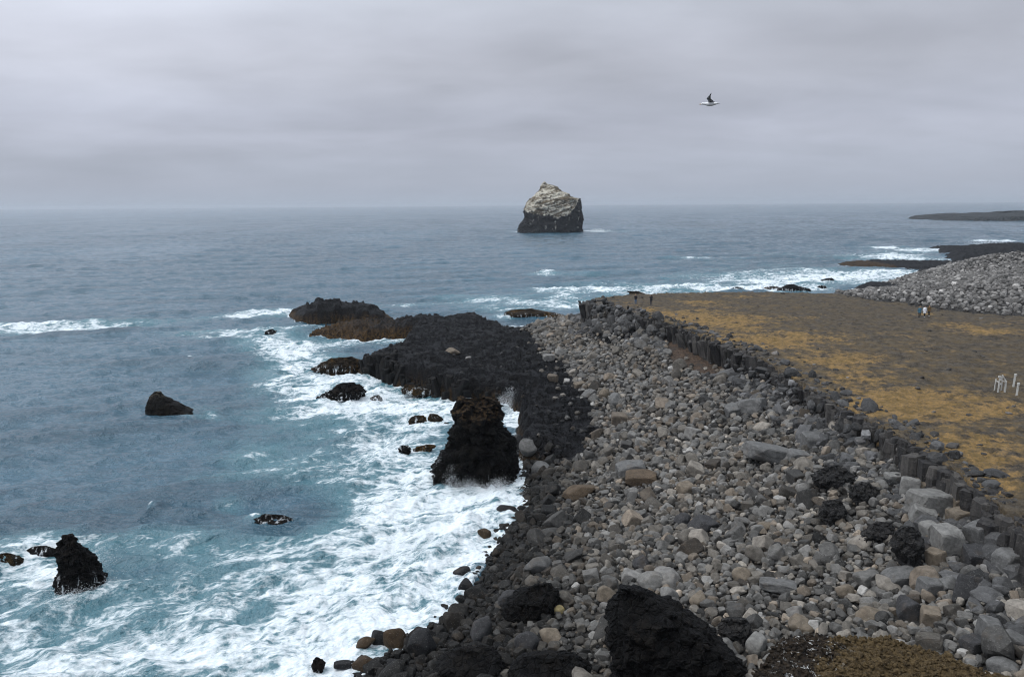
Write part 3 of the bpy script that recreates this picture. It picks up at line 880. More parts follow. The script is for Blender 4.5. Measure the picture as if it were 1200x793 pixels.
loft_rock('sea_rock', [(495, 521, 526), (498, 519, 529), (500, 519, 529)], M_WEED, 'tiny brown rock just clear of the brown pair behind the black crag', 'rock', 499.5, amp=0.15, ratio=0.6, seed=29, na=50, nr=20)
loft_rock('sea_rock', [(463, 440, 444), (465.5, 434, 447), (467, 432, 448)], M_WEED, 'small low brown rock in white foam beside the jagged jet-black rock', 'rock', 466.5, amp=0.15, ratio=0.6, seed=31, na=50, nr=20)
loft_rock('sea_rock', [(521, 499, 508), (523, 488, 512), (526, 485, 505)], M_WEED, 'long flat brown rock awash just seaward of the black crag', 'rock', 525.5, amp=0.2, ratio=0.25, seed=32, na=60, nr=20)
loft_rock('sea_rock', [(522, 470, 477), (525, 467, 481), (528.5, 466, 481)], M_LAVAROCK, 'small dark wedge rock awash seaward of the black crag', 'rock', 528, amp=0.2, ratio=0.6, seed=33, na=60, nr=20)
loft_rock('sea_rock', [(609, 437, 446), (612, 435, 448), (616.5, 435, 447)], M_WEED, 'lone rounded brown rock in the surf seaward of the boulder beach', 'rock', 615.5, amp=0.15, ratio=0.7, seed=35, na=60, nr=24)
loft_rock('sea_rock', [(603, 306, 330), (607, 298, 342), (612, 294, 345), (617, 294, 345)], M_LAVAROCK, 'broad flat dark rock barely breaking the water offshore of the beach', 'rock', 617, amp=0.22, ratio=0.35, seed=37, na=90, nr=24, sq=1)
loft_rock('sea_rock', [(648, 2, 14), (651.5, -4, 22), (657, -6, 27)], M_WEED, 'low dark reef rock at the edge of the view, awash in foam', 'rock', 657, z0=0.2, amp=0.2, ratio=0.3, seed=39, na=70, nr=24)
loft_rock('sea_rock', [(639.5, 40, 55), (643, 33, 64), (650, 36, 72)], M_LAVAROCK, 'thin low reef reaching out from the pointed black rock', 'rock', 649, z0=0.22, amp=0.18, ratio=0.3, seed=41, na=70, nr=24)
loft_rock('sea_rock', [(770, 369, 374), (773, 367, 379), (778, 366, 381), (784, 367, 378)], M_LAVAROCK, 'small black angular rock in white foam off the bouldery corner', 'rock', 782, amp=0.12, ratio=0.7, seed=43, na=60, nr=30)
loft_rock('sea_rock', [(341.5, 735, 747), (343.5, 738, 754), (346, 737, 758), (348.5, 740, 760)], M_WEED, 'brown rock in the surf behind the couple of walkers', 'rock', 348, z0=0, amp=0.5, ratio=0.5, seed=45, na=70, nr=26)
loft_rock('sea_rock', [(342.3, 728, 732), (344, 726, 734), (345.5, 725, 735)], M_WEED, 'small brown rock in surf off the headland tip', 'rock', 345.2, amp=0.25, ratio=0.5, seed=46, na=50, nr=20)
loft_rock('sea_rock', [(333.5, 922, 930), (336, 918, 940), (339, 912, 950), (341.5, 908, 950)], M_LAVAROCK, 'long dark rock in surf beyond the plateau edge', 'rock', 341, amp=0.5, ratio=0.3, seed=47, na=80, nr=26)
loft_rock('sea_rock', [(335.5, 900, 908), (337, 896, 914), (338.5, 893, 916)], M_WEED, 'low brown rock in surf behind the long dark one beyond the plateau', 'rock', 338.2, amp=0.3, ratio=0.3, seed=48, na=60, nr=20)
loft_rock('sea_rock', [(336.2, 862, 866), (337.5, 858, 870), (338.5, 857, 871)], M_LAVAROCK, 'small dark rock in surf midway along the far plateau edge', 'rock', 338.3, amp=0.3, ratio=0.4, seed=49, na=50, nr=20)
loft_rock('sea_rock', [(325.8, 970, 975), (328, 963, 977), (331, 962, 978)], M_LAVAROCK, 'small double-humped dark rock in surf off the boulder bank', 'rock', 330.7, amp=0.5, ratio=0.5, seed=50, na=60, nr=24)
loft_rock('sea_rock', [(334.5, 962, 965), (335.5, 958, 968), (336.5, 957, 968)], M_LAVAROCK, 'flat dark rock awash in front of the double-humped one', 'rock', 336.3, amp=0.3, ratio=0.4, seed=51, na=50, nr=18)
loft_rock('sea_rock', [(362.3, 600, 622), (365, 594, 640), (368, 592, 655), (370.5, 590, 668)], M_WEED, 'brown topped rock rising behind the lava shelf amid surf', 'rock', 371, amp=0.6, ratio=0.25, seed=53, na=100, nr=30)
loft_rock('far_headland', [(247.0, 1178, 1300), (248.3, 1178.5, 1300), (249.0, 1176, 1300), (250.6, 1141, 1300), (251.6, 1112, 1300), (252.6, 1099, 1300), (254.5, 1094, 1300), (256.8, 1090, 1300)], M_HEAD,
          'flat dark lava headland low on the horizon, edged with surf', 'headland', 257.0, amp=6, depth=260, seed=55, na=240, nr=30, sq=0.6)

# crags standing on the boulder beach: traced at the distance where they meet the stones
def beach_crag(levels, label, base, seed, mat=M_CRAG, ratio=0.7, amp=0.35, **kw):
    g = on_ground(*base)
    lv = levels
    if mat is M_LUMP and base[0] < 1060:
        cx_ = np.mean([(a + b) / 2 for _, a, b in levels]); y1_ = levels[-1][0]
        lv = [(y1_ - (y1_ - y) * 0.72, cx_ + (a - cx_) * 0.85, cx_ + (b - cx_) * 0.85) for y, a, b in levels]
    return loft_rock('lava_crag', lv, mat, label, 'crag', base[1], z0=g[2], ratio=ratio, amp=amp, seed=seed, sink=1.6, **kw)


beach_crag([(686, 728, 750), (694, 724, 758), (702, 719, 766), (712, 716, 792), (724, 713.5, 806), (736, 713, 824), (748, 714, 838), (760, 715, 852), (774, 717, 866), (788, 718, 882), (806, 719, 893)],
           'large black jagged crag rising from the boulders at the bottom', (800, 800), 61, amp=0.42, na=200, nr=150, sq=0.7)
beach_crag([(684, 628, 645), (690, 612, 653), (698, 600, 654), (708, 592, 652), (716, 590, 648), (724, 592, 640)], 'low black lava hump in the boulders behind the surf edge', (620, 722), 63, amp=0.25, na=120, nr=60)
beach_crag([(767, 615, 672), (773, 606, 682), (782, 600, 690), (793, 598, 694), (806, 596, 697)], 'wide flat-topped black lava hump beside the large jagged crag', (645, 800), 65, amp=0.25, na=120, nr=60)
beach_crag([(759, 540, 572), (765, 528, 582), (774, 516, 590), (784, 508, 593), (796, 504, 596)], 'wide black lava hump at the waterline end of the boulders', (550, 792), 67, amp=0.25, na=120, nr=60)
beach_crag([(536, 968, 985), (542, 960, 994), (548, 953, 1000), (556, 949, 1002), (564, 952, 1000), (572, 962, 998)], 'big cracked black lava lump below the middle of the cliff', (975, 570), 69, mat=M_LUMP, amp=0.336, na=140, nr=70)
beach_crag([(556, 1006, 1018), (562, 998, 1026), (570, 995, 1030), (580, 996, 1029), (590, 1000, 1024)], 'black lava lump leaning on its bigger cracked neighbour', (1012, 588), 71, mat=M_LUMP, amp=0.294, na=100, nr=60)
beach_crag([(574, 968, 985), (582, 962, 992), (594, 958, 995), (606, 960, 988), (616, 962, 982)], 'rubbly black lava tongue hanging below the big cracked lump', (972, 614), 73, mat=M_LUMP, amp=0.252, na=100, nr=60)
beach_crag([(602, 1024, 1046), (610, 1016, 1052), (618, 1012, 1050), (628, 1006, 1034), (638, 1008, 1032)], 'double black lava lump in the boulders under the cliff', (1022, 636), 75, mat=M_LUMP, amp=0.252, na=100, nr=60)
beach_crag([(618, 1056, 1070), (626, 1048, 1078), (638, 1046, 1080), (650, 1050, 1076), (662, 1056, 1080), (672, 1058, 1080)], 'tall ragged black lava lump among pale blocks', (1066, 668), 77, mat=M_LUMP, amp=0.252, na=100, nr=70)
beach_crag([(566, 1046, 1060), (570, 1035, 1064), (578, 1028, 1064)], 'low dark lava slab behind the pale upright block', (1045, 577), 79, mat=M_LUMP, amp=0.210, na=80, nr=40)
beach_crag([(713, 846, 876), (720, 842, 880), (730, 838, 882), (742, 842, 880), (754, 852, 876)], 'squat dark angular crag behind the large jagged one', (864, 752), 81, mat=M_LUMP, amp=0.210, na=90, nr=50, sq=0.55)

# ------------------------------------------------------------------ columnar basalt
def columns(name, line, topf, basef, spacing, rad, rows, mat, seed, tone, inward):
    rg = np.random.default_rng(seed)
    L = np.array(line, float)
    seg = np.linalg.norm(np.diff(L, axis=0), axis=1); cum = np.concatenate([[0], np.cumsum(seg)])
    Vs, Fs, Cs = [], [], []; nv = 0
    NS, NVt = 6, 6
    for row, (off, drop, prob) in enumerate(rows):
        s = rg.uniform(0, spacing)
        while s < cum[-1]:
            i = min(np.searchsorted(cum, s) - 1, len(L) - 2); i = max(i, 0)
            t = (s - cum[i]) / max(seg[i], 1e-6)
            p = L[i] + (L[i + 1] - L[i]) * t
            d = (L[i + 1] - L[i]) / max(seg[i], 1e-6)
            nrm = np.array([-d[1], d[0]]) * inward
            p = p + nrm * (off + rg.normal() * 0.18) + nrm * 0.9 * float(perlin(np.array([s * 0.13]), np.array([0.5]), seed=seed)[0])
            if rg.random() < prob:
                R = rad * rg.uniform(0.55, 1.6); far0 = float(sstep(60, 85, p[1])) * (row > 0)
                zt = topf(p) - (drop + 0.5 * far0) * rg.random() ** 1.3 - (rg.random() < 0.15) * rg.uniform(0, 0.7)
                zb = basef(p) - 0.6
                if zt - zb < 0.8:
                    zt = zb + 0.9 + rg.random() * 0.4
                th = np.linspace(0, 2 * math.pi, NS, endpoint=False) + rg.uniform(0, 1) + rg.normal(size=NS) * 0.16
                rr = R * rg.uniform(0.82, 1.15, NS)
                far_ = float(sstep(60, 85, p[1])); lean = rg.normal(size=2) * (0.05 + 0.16 * far_) + nrm * 0.03
                hs = np.linspace(0, 1, NVt)
                hs[1:-1] += rg.normal(size=NVt - 2) * 0.05
                for k, h in enumerate(hs):
                    z = zb + (zt - zb) * h
                    sc = (1 + rg.normal() * 0.045) * (0.9 if k == NVt - 1 else 1)
                    o = lean * (zt - zb) * h + rg.normal(size=2) * 0.02
                    ring = np.stack([p[0] + o[0] + rr * sc * np.cos(th), p[1] + o[1] + rr * sc * np.sin(th), np.full(NS, z)], -1)
                    if k == NVt - 1:
                        ring[:, 2] += rg.normal(size=NS) * 0.1
                    Vs.append(ring)
                Vs.append(np.array([[p[0] + lean[0] * (zt - zb), p[1] + lean[1] * (zt - zb), zt + 0.07]]))
                tn = np.clip(tone(p, row) + rg.normal() * 0.17, 0, 1)
                Cs.append(np.tile([tn, tn, tn, 1], (NS * NVt + 1, 1)))
                for k in range(NVt - 1):
                    for j in range(NS):
                        a = nv + k * NS + j; b = nv + k * NS + (j + 1) % NS
                        Fs.append((a, b, b + NS)); Fs.append((a, b + NS, a + NS))
                o_ = nv + (NVt - 1) * NS
                for j in range(NS):
                    Fs.append((o_ + j, o_ + (j + 1) % NS, nv + NS * NVt))
                nv += NS * NVt + 1
            s += spacing * rg.uniform(0.75, 1.3) * (rad / 0.5 if False else 1)
    return struct(mesh_np(name, np.vstack(Vs), np.array(Fs), [mat], False, {'rock_col': np.vstack(Cs)}))


def plat_top(p):
    return 10.0 + float(wob(np.array([p[0]]), np.array([p[1]]), 0.05, 0.8, 16)[0]) + float(wob(np.array([p[0]]), np.array([p[1]]), 0.3, 0.3, 17)[0]) + 0.06


def beach_foot(p):
    q = float(np.clip(T_BASE(np.array([p[0]]), np.array([p[1]])), 4.5, 9.2)[0])
    return q - 0.2


columns('basalt_cliff', EDGE, plat_top, beach_foot, 0.42, 0.46, [(-1.0, 0.15, 1.0), (-0.5, 0.2, 1.0), (-0.05, 0.3, 1.0), (0.35, 1.0, 0.45)], M_CLIFF, 91,
        lambda p, r: 0.16 + 0.08 * (r == 0) - 0.06 * (p[1] > 75), -1)
FRONT = [tuple(np.array(a)) for a in P2([(424, 436, 0.2), (430, 441, 0.1), (470, 451.5, 0), (500, 458.5, 0), (527, 465.5, 0), (567, 468.5, 0), (598, 473, 0)])]
columns('shelf_columns', FRONT, lambda p: 2.2 + 0.9 * math.sin(p[0] * 0.55) + (0.9 if p[0] < FRONT[2][0] else 0), lambda p: -0.4, 0.55, 0.46, [(1.3, 0.5, 1.0), (0.8, 0.9, 1.0), (0.3, 1.8, 0.9), (-0.2, 2.8, 0.7)], M_SHELFCOL, 93,
        lambda p, r: -0.12 + 0.2 * (p[0] > FRONT[3][0]), 1)

# ------------------------------------------------------------------ boulders
def ico(sub):
    bm = bmesh.new(); bmesh.ops.create_icosphere(bm, subdivisions=sub, radius=1)
    V = np.array([v.co[:] for v in bm.verts]); Fa = np.array([[v.index for v in f.verts] for f in bm.faces]); bm.free()
    V /= np.linalg.norm(V, axis=1)[:, None]
    return V, Fa


ICO = {2: ico(2), 3: ico(3), 4: ico(4)}


def rock_shape(D, rg, kind):
    """worn stone: directions D cut by random planes, edges rounded off"""
    if kind == 'block':
        ax = np.linalg.qr(rg.normal(size=(3, 3)))[0] * 0 + np.eye(3)
        N = np.vstack([ax, -ax, rg.normal(size=(5, 3))])
        d = np.concatenate([rg.uniform(0.72, 0.9, 6), rg.uniform(0.85, 1.15, 5)]); p = 22
    elif kind == 'slab':
        ax = np.eye(3)
        N = np.vstack([ax, -ax, rg.normal(size=(4, 3))])
        d = np.concatenate([rg.uniform(0.75, 0.95, 6), rg.uniform(0.9, 1.15, 4)]); p = 20
    elif kind == 'angular':
        N = rg.normal(size=(13, 3)); d = rg.uniform(0.66, 1.0, 13); p = 18
    else:
        N = rg.normal(size=(14, 3)); d = rg.uniform(0.72, 0.98, 14); p = 9
    N = N / np.linalg.norm(N, axis=1)[:, None]
    q = np.maximum(D @ N.T, 0) / d
    r = (q ** p).sum(1) ** (-1.0 / p)
    r = np.minimum(r, 1.25)
    k = 1.6; s = int(rg.integers(0, 200))
    r = r * (1 + 0.10 * fbm(D[:, 0] * k, D[:, 1] * k, D[:, 2] * k, oct=3, seed=s))
    return D * r[:, None]


def rot_mat(e):
    return np.array(Euler(e).to_matrix())


NPROTO = 36
KINDS = ['angular', 'round', 'block', 'angular', 'block', 'slab']
PROTO = {s: [rock_shape(ICO[s][0], np.random.default_rng(500 + i), KINDS[i % 6]) for i in range(NPROTO)] for s in (2, 3)}

BEACH_POLY = [tuple(on_ground(*p)[:2]) for p in [(330, 800), (380, 768), (425, 735), (460, 705), (490, 680), (520, 650), (552, 622), (588, 597), (606, 570), (608, 550), (618, 535), (650, 505), (660, 480), (640, 450), (625, 425),
                                                 (602, 402), (606, 386), (635, 376), (690, 366)]] + \
    [tuple(p) for p in P2([(715, 369, 8.3), (745, 379, 8.3), (775, 391, 8.3), (800, 398, 8.3), (850, 415, 8.2), (890, 430, 8.2), (930, 452, 8.3), (975, 479, 8.4), (1030, 510, 8.5), (1080, 540, 8.6), (1130, 573, 8.6), (1165, 601, 8.6), (1200, 630, 8.6), (1250, 674, 8.6)])] + [(27, 26), (-8, 30)]


def tone_for(rg, x, y, z, px, py):
    """stone colour by where it lies: black and wet by the water, warm grey above"""
    wet = float(sstep(2.7, 0.9, z + rg.normal() * 0.45))
    g = 0.115 * math.exp(rg.normal() * 0.38)
    warm = rg.random()
    if warm < 0.13:
        c = np.array([g * 1.17, g * 1.0, g * 0.82])
    elif warm < 0.5:
        c = np.array([g * 1.07, g, g * 0.9])
    else:
        c = np.array([g, g * 1.0, g * 0.985])
    if rg.random() < 0.1:
        c = c * 0.35
    dark = 1 - 0.84 * wet
    # stones nearest the lava shelf and the lower beach are darker basalt
    low = float(sstep(760, 600, px)) * float(sstep(520, 640, py))
    return c * dark * (1 - 0.4 * low) * np.array([1.03, 0.98, 0.92])


def make_batch(rocks):
    """rocks: (x, y, z, sx, sy, sz, euler, proto, lod, colour) -> arrays"""
    Vs, Fs, Cs = [], [], []; nv = 0
    for (x, y, z, sx, sy, sz, e, pr, lod, c) in rocks:
        S = PROTO[lod][pr] * np.array([sx, sy, sz])
        v = S @ rot_mat(e).T + np.array([x, y, z])
        Vs.append(v); Fs.append(ICO[lod][1] + nv); Cs.append(np.tile([c[0], c[1], c[2], 1], (len(v), 1))); nv += len(v)
    return np.vstack(Vs), np.vstack(Fs), np.vstack(Cs)


def scatter(poly, pitch, sizef, seed, keep=lambda x, y: True, taken=None):
    rg = np.random.default_rng(seed)
    P = np.array(poly)
    x0, y0 = P.min(0); x1, y1 = P.max(0)
    gx, gy = np.meshgrid(np.arange(x0, x1, pitch), np.arange(y0, y1, pitch))
    gx = gx.ravel() + rg.uniform(-.45, .45, gx.size) * pitch; gy = gy.ravel() + rg.uniform(-.45, .45, gy.size) * pitch
    ins = poly_sd(poly, gx, gy) > -0.3
    a = np.degrees(np.arctan2(gx, gy))
    ins &= (a > -30) & (a < 42)
    return gx[ins], gy[ins], rg


LANDMARKS = [
    # photo x, y of the middle, width, height, kind, tone, label
    (958, 515, 34, 20, 'slab', 'grey', 'broad flat grey slab just under the cliff, above the big cracked lava lump'),
    (908, 531, 56, 24, 'slab', 'grey', 'long grey slab lying in the boulders uphill of the cracked lava lump'),
    (936, 534, 24, 18, 'slab', 'grey', 'tilted grey slab touching the end of the long grey slab'),
    (1068, 572, 21, 30, 'block', 'pale', 'pale upright block like a cut pillar under the cliff'),
    (1069, 556, 18, 10, 'block', 'pale', 'pale capping block resting on the pillar-like upright block'),
    (1050, 561, 20, 13, 'block', 'pale', 'pale block beside the pillar-like upright block, nearer the lava lumps'),
    (1089, 570, 24, 16, 'block', 'tan', 'brownish block between the pillar-like block and the cliff foot'),
    (1094, 592, 44, 32, 'block', 'pale', 'biggest pale squarish block leaning below the pillar-like block'),
    (1083, 606, 28, 28, 'block', 'pale', 'pale cube-like block touching the lower side of the biggest pale block'),
    (1090, 622, 15, 22, 'block', 'pale', 'small pale upright block under the cube-like pale block'),
    (1113, 636, 28, 46, 'block', 'pale', 'tall pale pillar lying steeply among the fallen blocks'),
    (1125, 606, 25, 20, 'block', 'tan', 'warm grey block behind the top of the tall pale pillar'),
    (1127, 590, 20, 16, 'block', 'tan', 'brown weathered block at the cliff foot above the tall pillar'),
    (1152, 628, 28, 36, 'block', 'grey', 'large grey block standing on a darker one near the cliff'),
    (1148, 653, 32, 24, 'block', 'dark', 'dark block beneath the large grey standing block'),
    (1172, 644, 28, 13, 'slab', 'grey', 'flat grey slab beside the large standing block'),
    (1168, 617, 30, 16, 'slab', 'grey', 'long grey slab leaning against the cliff columns'),
    (1187, 660, 32, 28, 'block', 'grey', 'big grey block at the edge of the view below the cliff'),
    (1081, 640, 32, 24, 'slab', 'dark', 'dark slab leaning on the tall ragged lava lump'),
    (1099, 655, 15, 24, 'block', 'tan', 'narrow brown upright stone below the tall pale pillar'),
    (1057, 677, 36, 24, 'slab', 'grey', 'tilted grey slab below the ragged black lava lump'),
    (1091, 690, 26, 22, 'block', 'grey', 'grey squared boulder downhill of the narrow brown stone'),
    (1139, 690, 44, 26, 'angular', 'dark', 'broad dark grey angular boulder below the standing blocks'),
    (1113, 686, 22, 20, 'angular', 'grey', 'grey angular boulder touching the broad dark one'),
    (1068, 714, 28, 28, 'angular', 'dark', 'dark two-faced boulder on the stones above the mossy ledge'),
    (1019, 722, 23, 17, 'round', 'tan', 'plump tan boulder just above the mossy ledge'),
    (1092, 724, 22, 25, 'block', 'tan', 'tan square-cut boulder above the mossy ledge beside the dark two-faced one'),
    (1164, 741, 27, 29, 'block', 'grey', 'tall blue-grey boulder near the lower corner of the view'),
    (1187, 752, 28, 26, 'angular', 'grey', 'rough grey boulder half out of view beside the tall blue-grey one'),
    (1146, 755, 30, 20, 'slab', 'dark', 'dark leaning slab beside the tall blue-grey boulder'),
    (1181, 782, 30, 18, 'round', 'grey', 'smooth rounded grey boulder in the lowest corner of the beach'),
    (913, 687, 42, 15, 'slab', 'grey', 'wide flat grey slab lying level in the middle stones'),
    (939, 733, 27, 20, 'round', 'tan', 'rounded tan boulder downhill of the wide flat slab'),
    (994, 692, 20, 15, 'round', 'tan', 'reddish tan boulder between the flat slab and lava lumps'),
    (885, 757, 22, 26, 'round', 'pale', 'pale forked boulder touching the mossy ledge end'),
    (896, 617, 18, 12, 'round', 'tan', 'smooth orange tan boulder on the open middle of the beach'),
    (803, 574, 19, 17, 'block', 'tan', 'pale tan squared boulder standing out on the middle beach'),
    (868, 675, 19, 18, 'round', 'tan', 'bright tan rounded boulder in the stones uphill of the jagged crag'),
    (764, 684, 25, 19, 'angular', 'pale', 'pale grey wedge boulder directly behind the jagged crag'),
    (785, 699, 20, 20, 'round', 'pale', 'pale rounded boulder behind the jagged crag shoulder'),
    (820, 703, 19, 17, 'round', 'tan', 'tan rounded boulder behind the sloping crest of the jagged crag'),
    (752, 561, 38, 18, 'slab', 'brown', 'rust brown slab tilted in the upper beach'),
    (740, 550, 36, 20, 'slab', 'grey', 'long pale grey slab leaning behind the rust brown slab'),
    (826, 616, 27, 19, 'angular', 'dark', 'black angular boulder alone among lighter stones in mid beach'),
    (801, 612, 16, 16, 'angular', 'dark', 'dark grey boulder beside the black angular one'),
    (678, 577, 36, 20, 'angular', 'brown', 'dark brown rough boulder on the lower beach near the tall crag'),
    (646, 748, 24, 18, 'round', 'tan', 'big tan boulder between the two lava humps'),
    (618, 755, 22, 20, 'round', 'dark', 'large dark rounded boulder between the lava humps'),
    (655, 716, 10, 10, 'round', 'yellow', 'small yellowish pale stone glowing among dark boulders'),
    (711, 698, 25, 19, 'angular', 'tan', 'tan angular boulder leaning on the jagged crag'),
    (630, 664, 26, 20, 'angular', 'grey', 'large grey faceted boulder on the dark lower beach'),
    (751, 661, 20, 14, 'angular', 'dark', 'black squarish boulder uphill of the pale grey wedge boulder'),
    (633, 548, 22, 15, 'round', 'grey', 'grey rounded boulder behind the tall crag in surf'),
    (608, 520, 16, 20, 'angular', 'dark', 'dark boulder wedged between the tall crag and the lava shelf'),
    (621, 523, 18, 16, 'angular', 'grey', 'grey boulder wedged beside the dark one near the tall crag'),
    (496, 757, 30, 28, 'angular', 'wet', 'large wet black boulder at the water edge in foam'),
    (463, 751, 26, 23, 'round', 'wetbrown', 'wet brown boulder at the water edge beside the large black one'),
    (427, 779, 26, 16, 'round', 'wetbrown', 'kidney-shaped wet brown boulder sitting alone in foam'),
    (446, 747, 19, 14, 'round', 'wet', 'wet dark boulder seaward of the wet brown boulder'),
    (427, 754, 20, 11, 'round', 'wetbrown', 'low brown boulder farthest out in the foam of the lower shore'),
    (458, 790, 14, 14, 'round', 'wetbrown', 'small brown boulder at the very bottom in foam'),
    (401, 779, 19, 8, 'slab', 'wet', 'flat dark stone nearly covered by foam'),
    (461, 779, 20, 8, 'slab', 'wet', 'flat dark stone in foam beside the kidney-shaped boulder'),
    (564, 737, 28, 30, 'round', 'dark', 'big smooth dark boulder above the waterline lava hump'),
    (546, 688, 18, 17, 'round', 'wet', 'shiny black boulder standing at the surf edge'),
    (543, 669, 18, 11, 'round', 'wet', 'flat black boulder right at the surf edge below the breaking wave'),
    (594, 600, 18, 14, 'round', 'wet', 'black boulder at the foot of the tall crag beside the breaking wave'),
    (568, 625, 14, 13, 'round', 'wetbrown', 'brown boulder isolated in white surf below the tall crag'),
    (608, 707, 34, 26, 'angular', 'dark', 'dark angular boulder against the low lava hump'),
    (530, 412, 14, 8, 'round', 'tan', 'pale boulder lying alone on the black lava shelf'),
    (549, 419, 7, 4, 'round', 'pale', 'small whitish stone on the black lava shelf'),
    (643, 419, 14, 9, 'block', 'pale', 'pale block, first of the line where boulders meet the shelf'),
    (658, 413, 16, 9, 'block', 'pale', 'pale block beside the first one where boulders meet the shelf'),
    (679, 451, 13, 8, 'block', 'tan', 'pale tan block sitting out on the lava shelf'),
    (694, 452, 11, 7, 'block', 'tan', 'small pale tan block paired with the one on the shelf'),
    (692, 461, 15, 11, 'angular', 'grey', 'grey faceted boulder in front of the pale tan pair'),
    (707, 462, 11, 12, 'angular', 'tan', 'tan upright boulder beside the grey faceted one'),
    (720, 469, 17, 15, 'angular', 'grey', 'grey angular boulder at the shelf margin'),
    (884, 475, 30, 22, 'slab', 'grey', 'big grey slab standing on edge under the cliff'),
    (864, 480, 24, 18, 'slab', 'grey', 'grey slab propped on the big standing slab'),
]
TONES = {'grey': (0.125, 0.122, 0.117), 'pale': (0.185, 0.178, 0.165), 'tan': (0.165, 0.134, 0.10), 'dark': (0.042, 0.041, 0.042), 'brown': (0.085, 0.06, 0.038),
         'yellow': (0.42, 0.33, 0.16), 'wet': (0.016, 0.016, 0.017), 'wetbrown': (0.045, 0.028, 0.014)}


def boulder_object(x, y, z, s, e, kind, c, label, seed, sub=4):
    rg = np.random.default_rng(seed)
    D = ICO[sub][0]
    S = rock_shape(D, rg, kind) * np.array(s)
    v = S @ rot_mat(e).T
    col = np.tile([c[0], c[1], c[2], 1], (len(v), 1))
    o = mesh_np('boulder', v, ICO[sub][1], [M_BOULDER], sub == 4 and kind == 'round', {'rock_col': col})
    o.location = (float(x), float(y), float(z))
    return tag(o, label, 'boulder')


taken = []     # x, y, radius of the landmark stones
for i, (px, py, w, h, kind, tn, label) in enumerate(LANDMARKS):
    g = on_ground(px, py + h * 0.32)
    _, _, dep = project(g)
    m = float(dep) / FPX
    W_, H_ = w * m, h * m
    rg = np.random.default_rng(900 + i)
    sx = W_ * 0.58; sz = H_ * 0.60; sy = 0.5 * (sx + sz) * rg.uniform(0.85, 1.1)
    c = np.array(TONES[tn]) * rg.uniform(0.84, 1.0)
    gz = max(g[2], -0.25)
    if kind == 'slab':
        sz = max(sz * 0.8, 0.3 * sx * 0.6)
    boulder_object(g[0], g[1] + sy * 0.35, gz + sz * 0.42, (sx, sy, sz), (rg.normal() * 0.12, rg.normal() * 0.16, rg.normal() * 0.3), kind, c, label, 900 + i)
    taken.append((g[0], g[1] + sy * 0.35, 0.8 * max(sx, sy)))
TAK = np.array(taken)
SCARP = np.array(SCAR)
NAUTO = 300 - len(LANDMARKS)

pool = []
for pitch, lo, hi, seed, maxd, lift in ((1.9, 0.5, 0.88, 201, 1e9, 0.25), (0.62, 0.2, 0.42, 202, 1e9, 0.1), (0.37, 0.1, 0.22, 203, 72, 0.12)):
    gx, gy, rg = scatter(BEACH_POLY, pitch, None, seed)
    gz = ground(gx, gy)
    d = np.hypot(gx, gy)
    px, py, dep = project(np.stack([gx, gy, gz], -1))
    vis = (px > -40) & (px < 1260) & (py < 850) & (d < maxd)
    sc_ = (poly_sd(SCARP, gx, gy) > 0.2) & (rg.random(len(gx)) > 0.12)
    zn_ = zone_at(gx, gy); onpl = (zn_ == 2) | ((zn_ == 1) & (rg.random(len(gx)) > 0.03 + 0.97 * sstep(3.0, -0.5, poly_sd(SHELF, gx, gy) + wob(gx, gy, 0.18, 4.0, 90))))
    for i in np.nonzero(vis & ~sc_ & ~onpl)[0]:
        x, y, z = gx[i], gy[i], gz[i]
        far = float(sstep(70, 120, d[i]))
        R = rg.uniform(lo, hi) * (1 + 0.05 * far)
        if pitch > 1.5 and rg.random() < 0.74 - 0.12 * far:
            continue
        if pitch < 0.4 and rg.random() < 0.25:
            continue
        if rg.random() < 0.05 and 0.5 < pitch < 1:
            R *= 1.5
        if z < 0.12 - 0.55 * rg.random() ** 3:
            continue
        t2 = (TAK[:, 0] - x) ** 2 + (TAK[:, 1] - y) ** 2
        if (t2 < (TAK[:, 2] + R * 0.3) ** 2).any() and R > 0.2:
            continue
        pr = int(rg.integers(0, NPROTO))
        sx, sy, sz = R * rg.uniform(0.85, 1.3), R * rg.uniform(0.75, 1.1), R * rg.uniform(0.55, 0.95)
        e = (rg.normal() * 0.45, rg.normal() * 0.45, rg.uniform(0, 6.28))
        lod = 3 if (R * 2 / dep[i] * FPX > 8) else 2
        c = tone_for(rg, x, y, z, px[i], py[i])
        tall = 0.25 * rg.random()
        pool.append((R * 2 / dep[i] * FPX, (x, y, z + sz * (0.25 + tall) + lift * rg.random(), sx, sy, sz, e, pr, lod, c), px[i], py[i]))
inview = [k for k, q in enumerate(pool) if 5 < q[2] < 1195 and 5 < q[3] < 788]


def hidden(k):
    """stones behind the big crags or the mossy ledge are not picked as individuals"""
    px, py = pool[k][2], pool[k][3]
    return (712 < px < 880 and py > 700 + max(0, px - 760) * 0.75) or (py > 745 and 890 < px < 1170) or (590 < px < 700 and py > 765) or (500 < px < 596 and py > 758) or (590 < px < 655 and 684 < py < 726) or (px < 610 and py < 600)


order = sorted((k for k in inview if not hidden(k)), key=lambda k: -pool[k][0])
single = order[:NAUTO]
sset = set(single)

